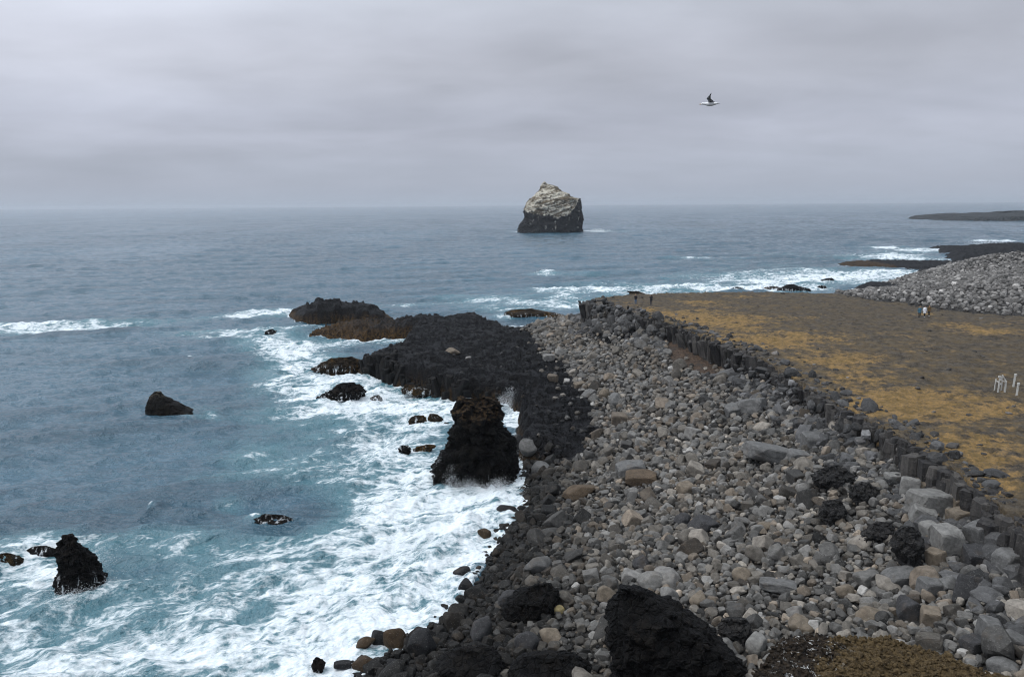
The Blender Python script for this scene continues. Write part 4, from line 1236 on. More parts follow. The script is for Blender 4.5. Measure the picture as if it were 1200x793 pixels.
ZONES = [
    (lambda x, y: x < 625 and y < 690, 'near the breaking wave'),
    (lambda x, y: x < 640 and y >= 690, 'by the surf on the lower shore'),
    (lambda x, y: y < 430 and x < 800, 'below the headland tip'),
    (lambda x, y: y < 480, 'where the far cliff starts'),
    (lambda x, y: x >= 1060 and y < 700, 'under the tall end of the cliff'),
    (lambda x, y: x >= 1060, 'above the mossy ledge'),
    (lambda x, y: x >= 930 and y < 600, 'along the foot of the cliff'),
    (lambda x, y: x >= 930 and y < 690, 'below the black lava lumps'),
    (lambda x, y: x >= 870 and y >= 690, 'between jagged crag and mossy ledge'),
    (lambda x, y: x >= 720 and y >= 620, 'uphill of the jagged crag'),
    (lambda x, y: x < 720 and y >= 620, 'between lava humps and jagged crag'),
    (lambda x, y: x < 760, 'near the lava shelf'),
    (lambda x, y: True, 'on the open middle beach'),
]


def colour_word(c):
    L = (c[0] + c[1] + c[2]) / 3; w = c[0] / max(c[2], 1e-4)
    if L < 0.035:
        return 'black' if w < 1.3 else 'brownish'
    if w > 1.45:
        return 'tan' if L > 0.085 else 'brown'
    if w > 1.18:
        return 'brownish-grey'
    return 'light-grey' if L > 0.135 else ('dark-grey' if L < 0.07 else 'grey')


ORD = ['', 'second ', 'third ', 'fourth ', 'fifth ', 'sixth ', 'seventh ', 'eighth ', 'ninth ', 'tenth ', 'eleventh ', 'twelfth ']
NUM = ['', 'one', 'two', 'three', 'four', 'five', 'six', 'seven', 'eight', 'nine', 'ten', 'eleven', 'twelve']
SHAPE = {'round': 'rounded', 'angular': 'angular', 'block': 'squared', 'slab': 'flat'}
raw = {}
for k in single:
    size, rk, px, py = pool[k]
    zone = next(n for f, n in ZONES if f(px, py))
    raw.setdefault((colour_word(rk[9]), SHAPE[KINDS[rk[7] % 6]], zone), []).append(k)
classes = {}
for (cw, sh, zn), ks in raw.items():
    if len(ks) > 12:
        ks.sort(key=lambda k: pool[k][3])
        h = len(ks) // 2
        classes[(cw, 'higher-lying ' + sh, zn)] = ks[:h]; classes[(cw, 'lower-lying ' + sh, zn)] = ks[h:]
    else:
        classes[(cw, sh, zn)] = ks
for (cw, sh, zn), ks in classes.items():
    ks.sort(key=lambda k: pool[k][2])
    n = len(ks)
    for i, k in enumerate(ks):
        size, (x, y, z, sx, sy, sz, e, pr, lod, c), px, py = pool[k]
        if n == 1:
            lab = f'only large {cw} {sh} boulder {zn}'
        elif n == 2:
            lab = f'{cw} {sh} boulder {zn}, {("left", "right")[i]} one of two such'
        elif n <= 12:
            w = 'leftmost' if i == 0 else ('rightmost' if i == n - 1 else f'{ORD[i]}from left')
            lab = f'{cw} {sh} boulder {zn}, {w} of {NUM[n]}'
        else:
            half = i // 12
            lab = f'{cw} {sh} boulder {zn}, {ORD[i % 12]}from left in run {"AB"[half]}'
        boulder_object(x, y, z, (sx, sy, sz), e, KINDS[pr % 6], c, lab, 500 + pr, 4)
        bpy.context.scene.collection.objects[-1]['group'] = 'large boulders on the beach'
rest = [q[1] for k, q in enumerate(pool) if k not in sset]
V, Fa, Cc = make_batch(rest)
struct(mesh_np('boulders', V, Fa, [M_BOULDER], False, {'rock_col': Cc}), 'stuff')
print('beach stones', len(rest), 'single', len(single), 'classes', len(classes), max(len(v) for v in classes.values()))

# stones of the far bank and loose rubble on the plateau rim
bank = []
gx, gy, rg = scatter(MOUND, 0.85, None, 301)
gz = ground(gx, gy); zn = zone_at(gx, gy)
px, py, dep = project(np.stack([gx, gy, gz], -1))
for i in np.nonzero((zn == 3) & (px < 1230) & (gz > 0.2))[0]:
    R = rg.uniform(0.22, 0.52) * (1.6 if rg.random() < 0.05 else 1)
    g = 0.125 * math.exp(rg.normal() * 0.45)
    wet = float(sstep(3.0, 0.8, gz[i]))
    c = np.array([g * 1.06, g, g * 0.93]) * (1 - 0.75 * wet)
    bank.append((gx[i], gy[i], gz[i] + R * 0.3, R * rg.uniform(.8, 1.2), R * rg.uniform(.8, 1.2), R * rg.uniform(.6, .95), (rg.normal() * .4, rg.normal() * .4, rg.uniform(0, 6)), int(rg.integers(0, NPROTO)), 2, c))
V, Fa, Cc = make_batch(bank)
struct(mesh_np('bank_stones', V, Fa, [M_BOULDER], False, {'rock_col': Cc}), 'stuff')
rub = []
gx, gy, rg = scatter(PLATEAU, 1.6, None, 303)
sdp = poly_sd(EDGE + [(200, 60), (200, 200), (EDGE[0][0], 200)], gx, gy)
gz = ground(gx, gy); zn = zone_at(gx, gy)
px, py, dep = project(np.stack([gx, gy, gz], -1))
for i in np.nonzero((zn == 2) & (px < 1230) & (px > 660))[0]:
    pr_ = 0.4 if sdp[i] < 2.5 else (0.30 if sdp[i] < 6 else 0.07)
    if rg.random() > pr_:
        continue
    R = rg.uniform(0.07, 0.26) * (1.6 if sdp[i] < 3 else 1)
    g = 0.06 * math.exp(rg.normal() * 0.4)
    rub.append((gx[i], gy[i], gz[i] + R * 0.15, R * 1.3, R * 1.1, R * 0.6, (rg.normal() * .2, rg.normal() * .2, rg.uniform(0, 6)), int(rg.integers(0, NPROTO)), 2, np.array([g * 1.1, g, g * .9])))
V, Fa, Cc = make_batch(rub)
struct(mesh_np('plateau_rubble', V, Fa, [M_BOULDER], False, {'rock_col': Cc}), 'stuff')
# dark broken blocks at the headland tip, on the shelf margin and in its cracks
dk = []
TIP = [tuple(on_ground(*p)[:2]) for p in [(668, 375), (690, 362), (715, 368), (760, 384), (775, 395), (740, 398), (700, 388)]]
gx, gy, rg = scatter(TIP, 0.95, None, 305)
gz = ground(gx, gy)
for i in range(len(gx)):
    R = rg.uniform(0.35, 0.9)
    g = 0.05 * math.exp(rg.normal() * 0.45)
    dk.append((gx[i], gy[i], gz[i] + R * 0.4, R * rg.uniform(.8, 1.3), R * .9, R * rg.uniform(.7, 1.2), (rg.normal() * .5, rg.normal() * .5, rg.uniform(0, 6)), int(rg.choice([1, 2, 3, 5, 7, 8, 9])), 2, np.array([g * 1.03, g, g * .97])))
def dark_stones(gx, gy, prob, lo, hi, tone, rg, ok, lift=0.0):
    gz = ground(gx, gy)
    for i in np.nonzero(ok)[0]:
        if rg.random() > prob:
            continue
        R = rg.uniform(lo, hi) * (1.5 if rg.random() < 0.06 else 1)
        g = tone * math.exp(rg.normal() * 0.5)
        dk.append((gx[i], gy[i], gz[i] + R * 0.2 + lift * rg.random() ** 1.5, R * rg.uniform(.8, 1.4), R * .9, R * rg.uniform(.5, 1.0), (rg.normal() * .4, rg.normal() * .4, rg.uniform(0, 6)), int(rg.choice([1, 2, 3, 5, 7, 8, 9, 13, 14, 15])), 2, np.array([g * 1.02, g, g * .99])))
gx, gy, rg = scatter(SHELF, 0.8, None, 307)
dark_stones(gx, gy, 0.10, 0.1, 0.32, 0.02, rg, (zone_at(gx, gy) == 1) & (ground(gx, gy) > 0.6))
_e = np.array(EDGE); _n = np.array([(-0.8, -0.6)])
STRIP = [tuple(p) for p in _e] + [tuple(p + np.array([-3.4, -1.2])) for p in _e[::-1]]
gx, gy, rg = scatter(STRIP, 0.62, None, 309)
dark_stones(gx, gy, 0.8, 0.22, 0.62, 0.05, rg, (gy > 34) & (zone_at(gx, gy) != 2) & (poly_sd(SCARP, gx, gy) < 0))
STRIP2 = [tuple(p + np.array([-0.2, 0.1])) for p in _e] + [tuple(p + np.array([2.2, 1.0])) for p in _e[::-1]]
gx, gy, rg = scatter(STRIP2, 0.7, None, 311)
dark_stones(gx, gy, 0.3, 0.1, 0.3, 0.045, rg, (gy > 40))
STRIP3 = [tuple(p + np.array([-0.15, -0.1])) for p in _e] + [tuple(p + np.array([-1.25, -0.5])) for p in _e[::-1]]
gx, gy, rg = scatter(STRIP3, 0.55, None, 317)
dark_stones(gx, gy, 0.75, 0.2, 0.55, 0.05, rg, (gy > 58) & (zone_at(gx, gy) != 2) & (poly_sd(SCARP, gx, gy) < 0.3), 1.5)
gx, gy, rg = scatter(STRIP, 1.5, None, 313)
dark_stones(gx, gy, 0.5, 0.45, 0.85, 0.055, rg, (gy > 34) & (zone_at(gx, gy) != 2) & (poly_sd(SCARP, gx, gy) < 0))
gx, gy, rg = scatter(STRIP2, 1.3, None, 315)
dark_stones(gx, gy, 0.3, 0.3, 0.6, 0.05, rg, (gy > 34))
V, Fa, Cc = make_batch(dk)
struct(mesh_np('lava_rubble', V, Fa, [M_BOULDER], False, {'rock_col': Cc}), 'stuff')

# ------------------------------------------------------------------ hillside under the viewpoint
def build_hill():
    nr = 190
    az = np.radians(np.concatenate([np.linspace(-180, 13, 110, endpoint=False), np.linspace(13, 38, 330, endpoint=False), np.linspace(38, 180, 80, endpoint=False)]))
    na = len(az)
    crest_px = [(880, 800), (905, 764), (930, 753), (960, 749), (990, 750), (1020, 753), (1050, 758), (1080, 765), (1110, 775), (1145, 789), (1180, 804)]
    pts = [at(a, b, 11.5) for a, b in crest_px]
    ca = [math.degrees(math.atan2(p[0], p[1])) for p in pts]; cd = [math.hypot(p[0], p[1]) for p in pts]
    xa = [-180, -90, -45, -30, 0, 10, ca[0] - 2.0] + ca + [ca[-1] + 4, 60, 100, 180]
    xd = [70, 40, 12, 8, 8, 9, cd[0] - 5] + cd + [cd[-1] - 3, 26, 50, 70]
    dc = np.interp(np.degrees(az), xa, xd)
    u = np.concatenate([np.linspace(0, 0.7, 25, endpoint=False), np.linspace(0.7, 1, 110), 1 + np.linspace(0.02, 1, nr - 135)])
    U, A = np.meshgrid(u, az, indexing='ij')
    DC = np.interp(np.degrees(A), xa, xd)
    D = np.where(U <= 1, U * DC, DC + (U - 1) * 7.5)
    X = D * np.sin(A); Y = D * np.cos(A)
    top = 11.5 + 0.36 * (22.5 - np.minimum(D, 22.5))
    back = np.abs(np.degrees(A)) > 60
    Z = 25.3 + (top - 25.3) * sstep(1.5, 7.0, D)
    Zb = 25.3 - 0.05 * D
    wb = sstep(60, 100, np.abs(np.degrees(A)))
    Z = Z * (1 - wb) + Zb * wb
    edge = np.interp(np.degrees(A[0]), xa, xd)
    zc = Z[134][None, :]
    fall = sstep(0, 1, U - 1)
    Z = np.where(U > 1, zc * (1 - (U - 1)) + (-2.0) * (U - 1) - 2.0 * np.sin((U - 1) * 3.14), Z)
    amp = sstep(2, 6, D)
    Z = Z + amp * (0.55 * fbm(X * 0.5, Y * 0.5, oct=5, seed=70) + 0.42 * (fbm(X * 1.6, Y * 1.6, oct=5, seed=75, ridged=True, gain=0.6) - 0.3) + 0.10 * fbm(X * 7, Y * 7, oct=3, seed=79))
    V = np.stack([X, Y, Z], -1).reshape(-1, 3)
    ii = np.arange(nr * na).reshape(nr, na); jn = np.roll(ii, -1, 1)
    q = np.stack([ii[:-1], ii[1:], jn[1:], jn[:-1]], -1).reshape(-1, 4)[:, ::-1]
    pA = np.degrees(np.arctan2(V[:, 0], V[:, 1]))
    mk = np.zeros((len(V), 4), f32); mk[:, 3] = 1
    a1 = math.degrees(math.atan2(at(975, 770, 11.5)[0], at(975, 770, 11.5)[1]))
    mk[:, 0] = sstep(a1 - 3.5, a1 + 2.5, pA + 7 * fbm(V[:, 0] * 0.7, V[:, 1] * 0.7, oct=4, seed=81)) * (U.reshape(-1) < 1.10)
    mk[:, 1] = np.exp(-((pA - (a1 - 1.6)) / 1.9) ** 2)
    struct(mesh_np('hillside', V, q, [M_MOSS], True, {'mask': mk}))


build_hill()


def build_tufts():
    rg = np.random.default_rng(88)
    hill = bpy.data.objects['hillside'].data
    n = len(hill.vertices)
    V = np.empty(n * 3, f32); hill.vertices.foreach_get('co', V); V = V.reshape(-1, 3)
    mk = np.empty(n * 4, f32); hill.attributes['mask'].data.foreach_get('color', mk); mk = mk.reshape(-1, 4)
    px, py, dep = project(V)
    ok = np.nonzero((px > 850) & (px < 1215) & (py > 735) & (py < 860) & (dep > 5))[0]
    pick = rg.choice(ok, min(4200, len(ok)), replace=False)
    rocks = []
    for i in pick:
        R = rg.uniform(0.025, 0.085) * (1.8 if rg.random() < 0.04 else 1)
        rocks.append((V[i, 0] + rg.normal() * .05, V[i, 1] + rg.normal() * .05, V[i, 2] + R * 0.15, R * rg.uniform(.8, 1.5), R * rg.uniform(.8, 1.5), R * rg.uniform(.5, 1.1), (rg.normal() * .3, rg.normal() * .3, rg.uniform(0, 6)),
                      int(rg.integers(0, NPROTO)), 2, (mk[i, 0], mk[i, 1], 0)))
    Vv, Fa, Cc = make_batch(rocks)
    struct(mesh_np('moss_tufts', Vv, Fa, [M_MOSS], True, {'mask': Cc}), 'stuff')


build_tufts()

# ------------------------------------------------------------------ sea spray
def build_spray():
    rg = np.random.default_rng(77)
    O = np.array([(1, 0, 0), (-1, 0, 0), (0, 1, 0), (0, -1, 0), (0, 0, 1), (0, 0, -1)], float)
    OF = np.array([(0, 2, 4), (2, 1, 4), (1, 3, 4), (3, 0, 4), (2, 0, 5), (1, 2, 5), (3, 1, 5), (0, 3, 5)])
    P = []
    def burst(px, py, w, h, n, dep=2.0, r=(0.025, 0.075)):
        c = at(px, py, 0.1)
        m = np.linalg.norm(c - CAM) / FPX
        for _ in range(n):
            t = rg.random() ** 1.9
            cl = rg.normal()
            P.append((c[0] + cl * w * m * (0.35 + 0.3 * t), c[1] + rg.normal() * dep * 0.5, t * h * m * (0.35 + 0.65 * math.exp(-cl * cl)), rg.uniform(*r)))
    burst(585, 583, 26, 22, 1500, 1.6); burst(548, 578, 26, 16, 900, 1.6); burst(516, 562, 9, 30, 800, 0.9); burst(530, 572, 9, 26, 450, 0.9)
    burst(598, 477, 15, 24, 750, 1.6); burst(587, 474, 9, 12, 260); burst(605, 545, 6, 18, 200); burst(560, 575, 50, 8, 700)
    burst(118, 655, 20, 8, 400); burst(95, 692, 26, 7, 500); burst(490, 640, 40, 9, 900, 3); burst(530, 610, 35, 10, 900, 3)
    burst(410, 715, 40, 8, 600, 3, (0.015, 0.04))
    burst(640, 320, 10, 5, 500, 4, (0.08, 0.2)); burst(700, 271, 14, 3.5, 400, 8, (0.2, 0.5)); burst(1090, 256, 10, 2.4, 200, 20, (0.4, 0.9)); burst(1150, 257.5, 30, 1.6, 300, 20, (0.4, 0.9))
    burst(1160, 286, 22, 5, 500, 10, (0.12, 0.3)); burst(625, 368, 16, 5, 300, 3, (0.05, 0.12)); burst(455, 466, 30, 5, 500)
    P = np.array(P)
    P = np.vstack([P] + [P + np.column_stack([rg.normal(size=(len(P), 3)) * 0.22, np.zeros(len(P))]) for _ in range(5)])
    P = P[P[:, 2] > -0.2]; P[:, 3] *= 0.3
    sc = P[:, 3][:, None, None] * rg.uniform(0.6, 1.4, (len(P), 1, 3))
    V = (O[None] * sc + P[:, None, :3]).reshape(-1, 3)
    Fa = (OF[None] + (np.arange(len(P)) * 6)[:, None, None]).reshape(-1, 3)
    struct(mesh_np('sea_spray', V, Fa, [M_FOAM], True), 'stuff')


build_spray()

# ------------------------------------------------------------------ people
M_SKIN = mat_plain('skin', (0.42, 0.26, 0.19), 0.6, 0.05)
M_TEAL = mat_plain('teal_fabric', (0.045, 0.13, 0.19), 0.8, 0.15)
M_WHITE = mat_plain('white_fabric', (0.78, 0.79, 0.82), 0.8, 0.05)
M_MUSTARD = mat_plain('mustard_fabric', (0.13, 0.075, 0.02), 0.85, 0.3)
M_BLACKF = mat_plain('black_fabric', (0.012, 0.012, 0.014), 0.85, 0.2)
M_JEANS = mat_plain('blue_denim', (0.06, 0.13, 0.24), 0.85, 0.2)
M_NAVY = mat_plain('dark_denim', (0.018, 0.022, 0.035), 0.85, 0.2)
M_BLOND = mat_plain('blond_hair', (0.30, 0.19, 0.075), 0.6, 0.2)
M_DARKH = mat_plain('dark_hair', (0.025, 0.017, 0.012), 0.5, 0.2)
M_SHOE = mat_plain('shoe_leather', (0.05, 0.05, 0.055), 0.6, 0.2)
M_PALESHOE = mat_plain('pale_trainers', (0.5, 0.52, 0.55), 0.6, 0.1)


def skin_mesh(joints, edges, root):
    me = bpy.data.meshes.new('body')
    names = list(joints)
    me.from_pydata([joints[n][0] for n in names], [(names.index(a), names.index(b)) for a, b in edges], [])
    o = bpy.data.objects.new('body', me); COL.objects.link(o)
    md = o.modifiers.new('s', 'SKIN'); sd = o.modifiers.new('u', 'SUBSURF'); sd.levels = sd.render_levels = 2
    for i, n in enumerate(names):
        r = joints[n][1]
        me.skin_vertices[0].data[i].radius = r if isinstance(r, tuple) else (r, r)
        me.skin_vertices[0].data[i].use_root = (n == root)
    dg = bpy.context.evaluated_depsgraph_get(); dg.update()
    nm = bpy.data.meshes.new_from_object(o.evaluated_get(dg))
    o.modifiers.clear(); o.data = nm
    return o


def ring_shell(name, rings, mat, parent, n=20):
    """garment: elliptical rings (z, rx, ry, cx, cy) joined into one closed sleeve of cloth"""
    V, Fa = [], []
    for (z, rx, ry, cx, cy) in rings:
        for k in range(n):
            a = 2 * math.pi * k / n
            V.append((cx + rx * math.cos(a) * (1 + 0.04 * math.sin(5 * a + z * 9)), cy + ry * math.sin(a) * (1 + 0.05 * math.sin(4 * a + z * 13)), z))
    m = len(rings)
    for i in range(m - 1):
        for k in range(n):
            Fa.append((i * n + k, (i + 1) * n + k, (i + 1) * n + (k + 1) % n, i * n + (k + 1) % n))
    return mesh_np(name, np.array(V), np.array(Fa), [mat], True, parent=parent)


def person(label, foot, facing, arms, jacket, legs_mat, hair_mat, shoe, hem=0.80, height=1.70, hood=False, stride=0.12):
    root = empty('person', foot, facing)
    tag(root, label, 'person')
    s = height / 1.70
    J = {'pelvis': ((0, 0, 0.92), (0.15, 0.11)), 'waist': ((0, 0, 1.08), (0.13, 0.10)), 'chest': ((0, 0, 1.30), (0.155, 0.115)), 'neckb': ((0, 0, 1.43), (0.07, 0.065)), 'neck': ((0, 0.01, 1.49), 0.052),
         'head': ((0, 0.02, 1.58), (0.078, 0.092)), 'crown': ((0, 0.015, 1.66), (0.06, 0.072))}
    E = [('pelvis', 'waist'), ('waist', 'chest'), ('chest', 'neckb'), ('neckb', 'neck'), ('neck', 'head'), ('head', 'crown')]
    for sgn, t in ((-1, 'l'), (1, 'r')):
        st = stride * sgn
        el, wr, hd = arms[0 if sgn < 0 else 1]
        J['sh' + t] = ((0.18 * sgn, 0, 1.39), 0.062); J['el' + t] = ((el[0] * sgn, el[1], el[2]), 0.045); J['wr' + t] = ((wr[0] * sgn, wr[1], wr[2]), 0.033); J['hd' + t] = ((hd[0] * sgn, hd[1], hd[2]), 0.04)
        J['hip' + t] = ((0.095 * sgn, 0, 0.84), 0.095); J['kn' + t] = ((0.10 * sgn, st * 0.6 + 0.03, 0.48), 0.062); J['an' + t] = ((0.105 * sgn, st * 0.9 - 0.02, 0.09), 0.042); J['toe' + t] = ((0.115 * sgn, st * 0.9 + 0.15, 0.035), 0.038)
        E += [('chest', 'sh' + t), ('sh' + t, 'el' + t), ('el' + t, 'wr' + t), ('wr' + t, 'hd' + t), ('pelvis', 'hip' + t), ('hip' + t, 'kn' + t), ('kn' + t, 'an' + t), ('an' + t, 'toe' + t)]
    J = {k: (tuple(c * s for c in v[0]), tuple(q * s for q in v[1]) if isinstance(v[1], tuple) else v[1] * s) for k, v in J.items()}
    b = skin_mesh(J, E, 'pelvis')
    b.parent = root
    me = b.data
    me.materials.clear()
    for m in (M_SKIN, jacket, legs_mat, shoe):
        me.materials.append(m)
    hands = [np.array(J['hdl'][0]), np.array(J['hdr'][0])]
    for p in me.polygons:
        c = np.array(p.center[:])
        z = c[2] / s
        k = 1
        if z > 1.46 and abs(c[0]) < 0.12 * s and c[1] < 0.2 * s:
            k = 0
        elif min(np.linalg.norm(c - h) for h in hands) < 0.065 * s:
            k = 0
        elif z < 0.095:
            k = 3
        elif z < 0.86 and abs(c[0]) < 0.22 * s:
            k = 2
        p.material_index = k; p.use_smooth = True
    # head details: nose, hair or hood
    ring_shell('coat' if hem < 0.7 else 'jacket', [(hem * s, 0.215 * s, 0.165 * s, 0, 0), ((hem + 0.12) * s, 0.20 * s, 0.155 * s, 0, 0), (1.02 * s, 0.18 * s, 0.14 * s, 0, 0), (1.2 * s, 0.2 * s, 0.15 * s, 0, 0), (1.34 * s, 0.21 * s, 0.145 * s, 0, 0),
                        (1.42 * s, 0.15 * s, 0.115 * s, 0, 0), (1.47 * s, 0.085 * s, 0.085 * s, 0, 0.005)], jacket, root)
    D = ICO[3][0].copy()
    hv = D * np.array([0.098, 0.112, 0.125]) * s
    hv = hv[:, :] + np.array([0, 0.0, 1.615]) * 1.0 * np.array([1, 1, s])
    keep_front = (D[:, 1] > 0.35) & (D[:, 2] < 0.45)
    hv[keep_front] = hv[keep_front] * np.array([0.75, 0.35, 1]) + np.array([0, -0.02, 0])
    if hood:
        hv[:, 2] -= 0.01; hv[:, :2] *= 1.15
    hv[D[:, 2] < -0.5, 1] -= 0.02
    mesh_np('hood' if hood else 'hair', hv, ICO[3][1], [hair_mat], True, parent=root)
    return root


DOWN = ((0.25, -0.02, 1.13), (0.27, 0.06, 0.90), (0.27, 0.09, 0.82))
POCKET = ((0.28, -0.05, 1.13), (0.21, 0.10, 0.95), (0.17, 0.14, 0.93))
CAMERA_UP = ((0.30, 0.14, 1.22), (0.13, 0.27, 1.48), (0.08, 0.28, 1.53))
HIP = ((0.33, -0.05, 1.18), (0.22, 0.06, 1.02), (0.19, 0.09, 0.98))


def foot_at(px, py):
    p = on_ground(px, py)
    return (float(p[0]), float(p[1]), float(ground(p[0], p[1])) - 0.01)


person('person in a teal jacket and dark trousers walking beside two companions', foot_at(1077.2, 372.6), math.radians(170), (HIP, DOWN), M_TEAL, M_BLACKF, M_BLOND, M_SHOE, 0.78, 1.76)
person('person in a long white coat walking in the middle of three', foot_at(1083.2, 371.6), math.radians(175), (DOWN, DOWN), M_WHITE, M_BLACKF, M_DARKH, M_PALESHOE, 0.60, 1.68, stride=0.16)
person('person in a hooded mustard jacket raising one elbow, beside two companions', foot_at(1088.4, 370.6), math.radians(165), (POCKET, CAMERA_UP), M_MUSTARD, M_BLACKF, M_MUSTARD, M_PALESHOE, 0.80, 1.66, hood=True)
person('person with fair hair, black jacket and blue jeans near the headland tip', foot_at(744.8, 356.6), math.radians(185), (POCKET, CAMERA_UP), M_BLACKF, M_JEANS, M_BLOND, M_SHOE, 0.85, 1.72, stride=0.08)
person('person in black with both arms raised, standing near the headland tip', foot_at(763.0, 357.6), math.radians(-10), (CAMERA_UP, CAMERA_UP), M_BLACKF, M_NAVY, M_DARKH, M_SHOE, 0.85, 1.76, stride=0.06)

# ------------------------------------------------------------------ white posts on the plateau
def mat_wood():
    t = NT('weathered_white_paint')
    p = t.n('ShaderNodeTexCoord').outputs['Object']
    n = t.noise(t.mapv(p, (14, 14, 1.6)), 1.5, 5, 0.6)
    c = t.mix(t.rng(n, 0.52, 0.7), (0.50, 0.49, 0.46), (0.24, 0.215, 0.18))
    return t.done(t.bsdf(c, 0.75, t.bump(n, 0.3, 0.02)))


M_WOOD = mat_wood()


def timber(name, a, b, w, parent, d=None):
    """a squared, slightly worn timber between two points"""
    a = Vector(a); b = Vector(b); v = b - a
    bm = bmesh.new()
    bmesh.ops.create_cube(bm, size=1)
    bmesh.ops.scale(bm, vec=(w, d or w, v.length), verts=bm.verts)
    bmesh.ops.bevel(bm, geom=bm.edges[:], offset=min(w, d or w) * 0.12, segments=2, affect='EDGES')
    q = v.to_track_quat('Z', 'Y').to_matrix().to_4x4()
    bm.transform(Matrix.Translation((a + b) / 2) @ q)
    me = bpy.data.meshes.new(name); bm.to_mesh(me); bm.free(); me.materials.append(M_WOOD)
    o = bpy.data.objects.new(name, me); COL.objects.link(o); o.parent = parent
    return o


def build_posts():
    # trestle-like frame
    f = foot_at(1173.2, 459.5)
    m = math.hypot(f[0], f[1]) / FPX * 1.02
    r = empty('wooden_frame', f, math.atan2(f[0], f[1]) * -1 + math.radians(25))
    tag(r, 'weathered white wooden frame with a sloping brace standing on the plateau', 'frame')
    u = m  # metres per photograph pixel here
    def q(x, y, z):
        return (x * u, y * u, z * u)
    timber('leg', q(-2.9, 0, -0.3), q(-2.4, 0, 15.5), 1.25 * u, r)
    timber('leg', q(3.2, 0, -0.8), q(3.6, 0, 12), 1.5 * u, r)
    timber('leg', q(-4.2, 5, -0.3), q(-4.0, 4, 12.5), 1.0 * u, r)
    timber('leg', q(2.4, 5.5, -0.3), q(2.2, 4.5, 11), 1.0 * u, r)
    timber('brace', q(0.1, 0.9, 17.3), q(3.9, 0.9, 11), 1.1 * u, r)
    timber('brace', q(0.3, 0.9, 17.3), q(-0.6, 0.9, 11.5), 1.0 * u, r)
    timber('rail', q(-2.6, -0.9, 13.0), q(3.5, -0.9, 10.3), 1.3 * u, r)
    timber('rail', q(-4.1, 4.4, 10.5), q(-2.5, 0.6, 10.2), 0.9 * u, r)
    timber('rail', q(-2.5, 1.0, 7.2), q(0.2, 1.6, 8.4), 2.2 * u, r, 0.7 * u)
    timber('cap', q(-2.9, 0, 14.6), q(-2.7, 0, 16.6), 2.1 * u, r)
    for (px, py, h, w, lean, lab) in ((1187.3, 453.2, 12.8, 1.9, 0.9, 'white wooden post with a tilted top, farther of two beside the frame'), (1191.2, 463.5, 12.4, 1.9, 0.6, 'white wooden post with a squared top, nearer of two beside the frame')):
        f = foot_at(px, py)
        m = math.hypot(f[0], f[1]) / FPX * 1.02
        r = empty('marker_post', f, math.atan2(f[0], f[1]) * -1)
        tag(r, lab, 'post')
        timber('shaft', (0, 0, -0.1), (lean * m, 0, h * m), w * m, r)
        timber('top_block', (lean * m * 1.02, 0, h * m * 0.86), (lean * m * 1.3, 0, h * m * 1.04), w * m * 1.35, r)


build_posts()

# ------------------------------------------------------------------ gull
M_GULLW = mat_plain('white_plumage', (0.78, 0.78, 0.77), 0.8, 0.05, 30)
M_GULLG = mat_plain('slate_plumage', (0.26, 0.265, 0.28), 0.8, 0.15, 30)
M_BLACKP = mat_plain('black_plumage', (0.015, 0.015, 0.017), 0.8, 0.1, 30)
M_BEAK = mat_plain('yellow_beak', (0.45, 0.27, 0.05), 0.5, 0.1)


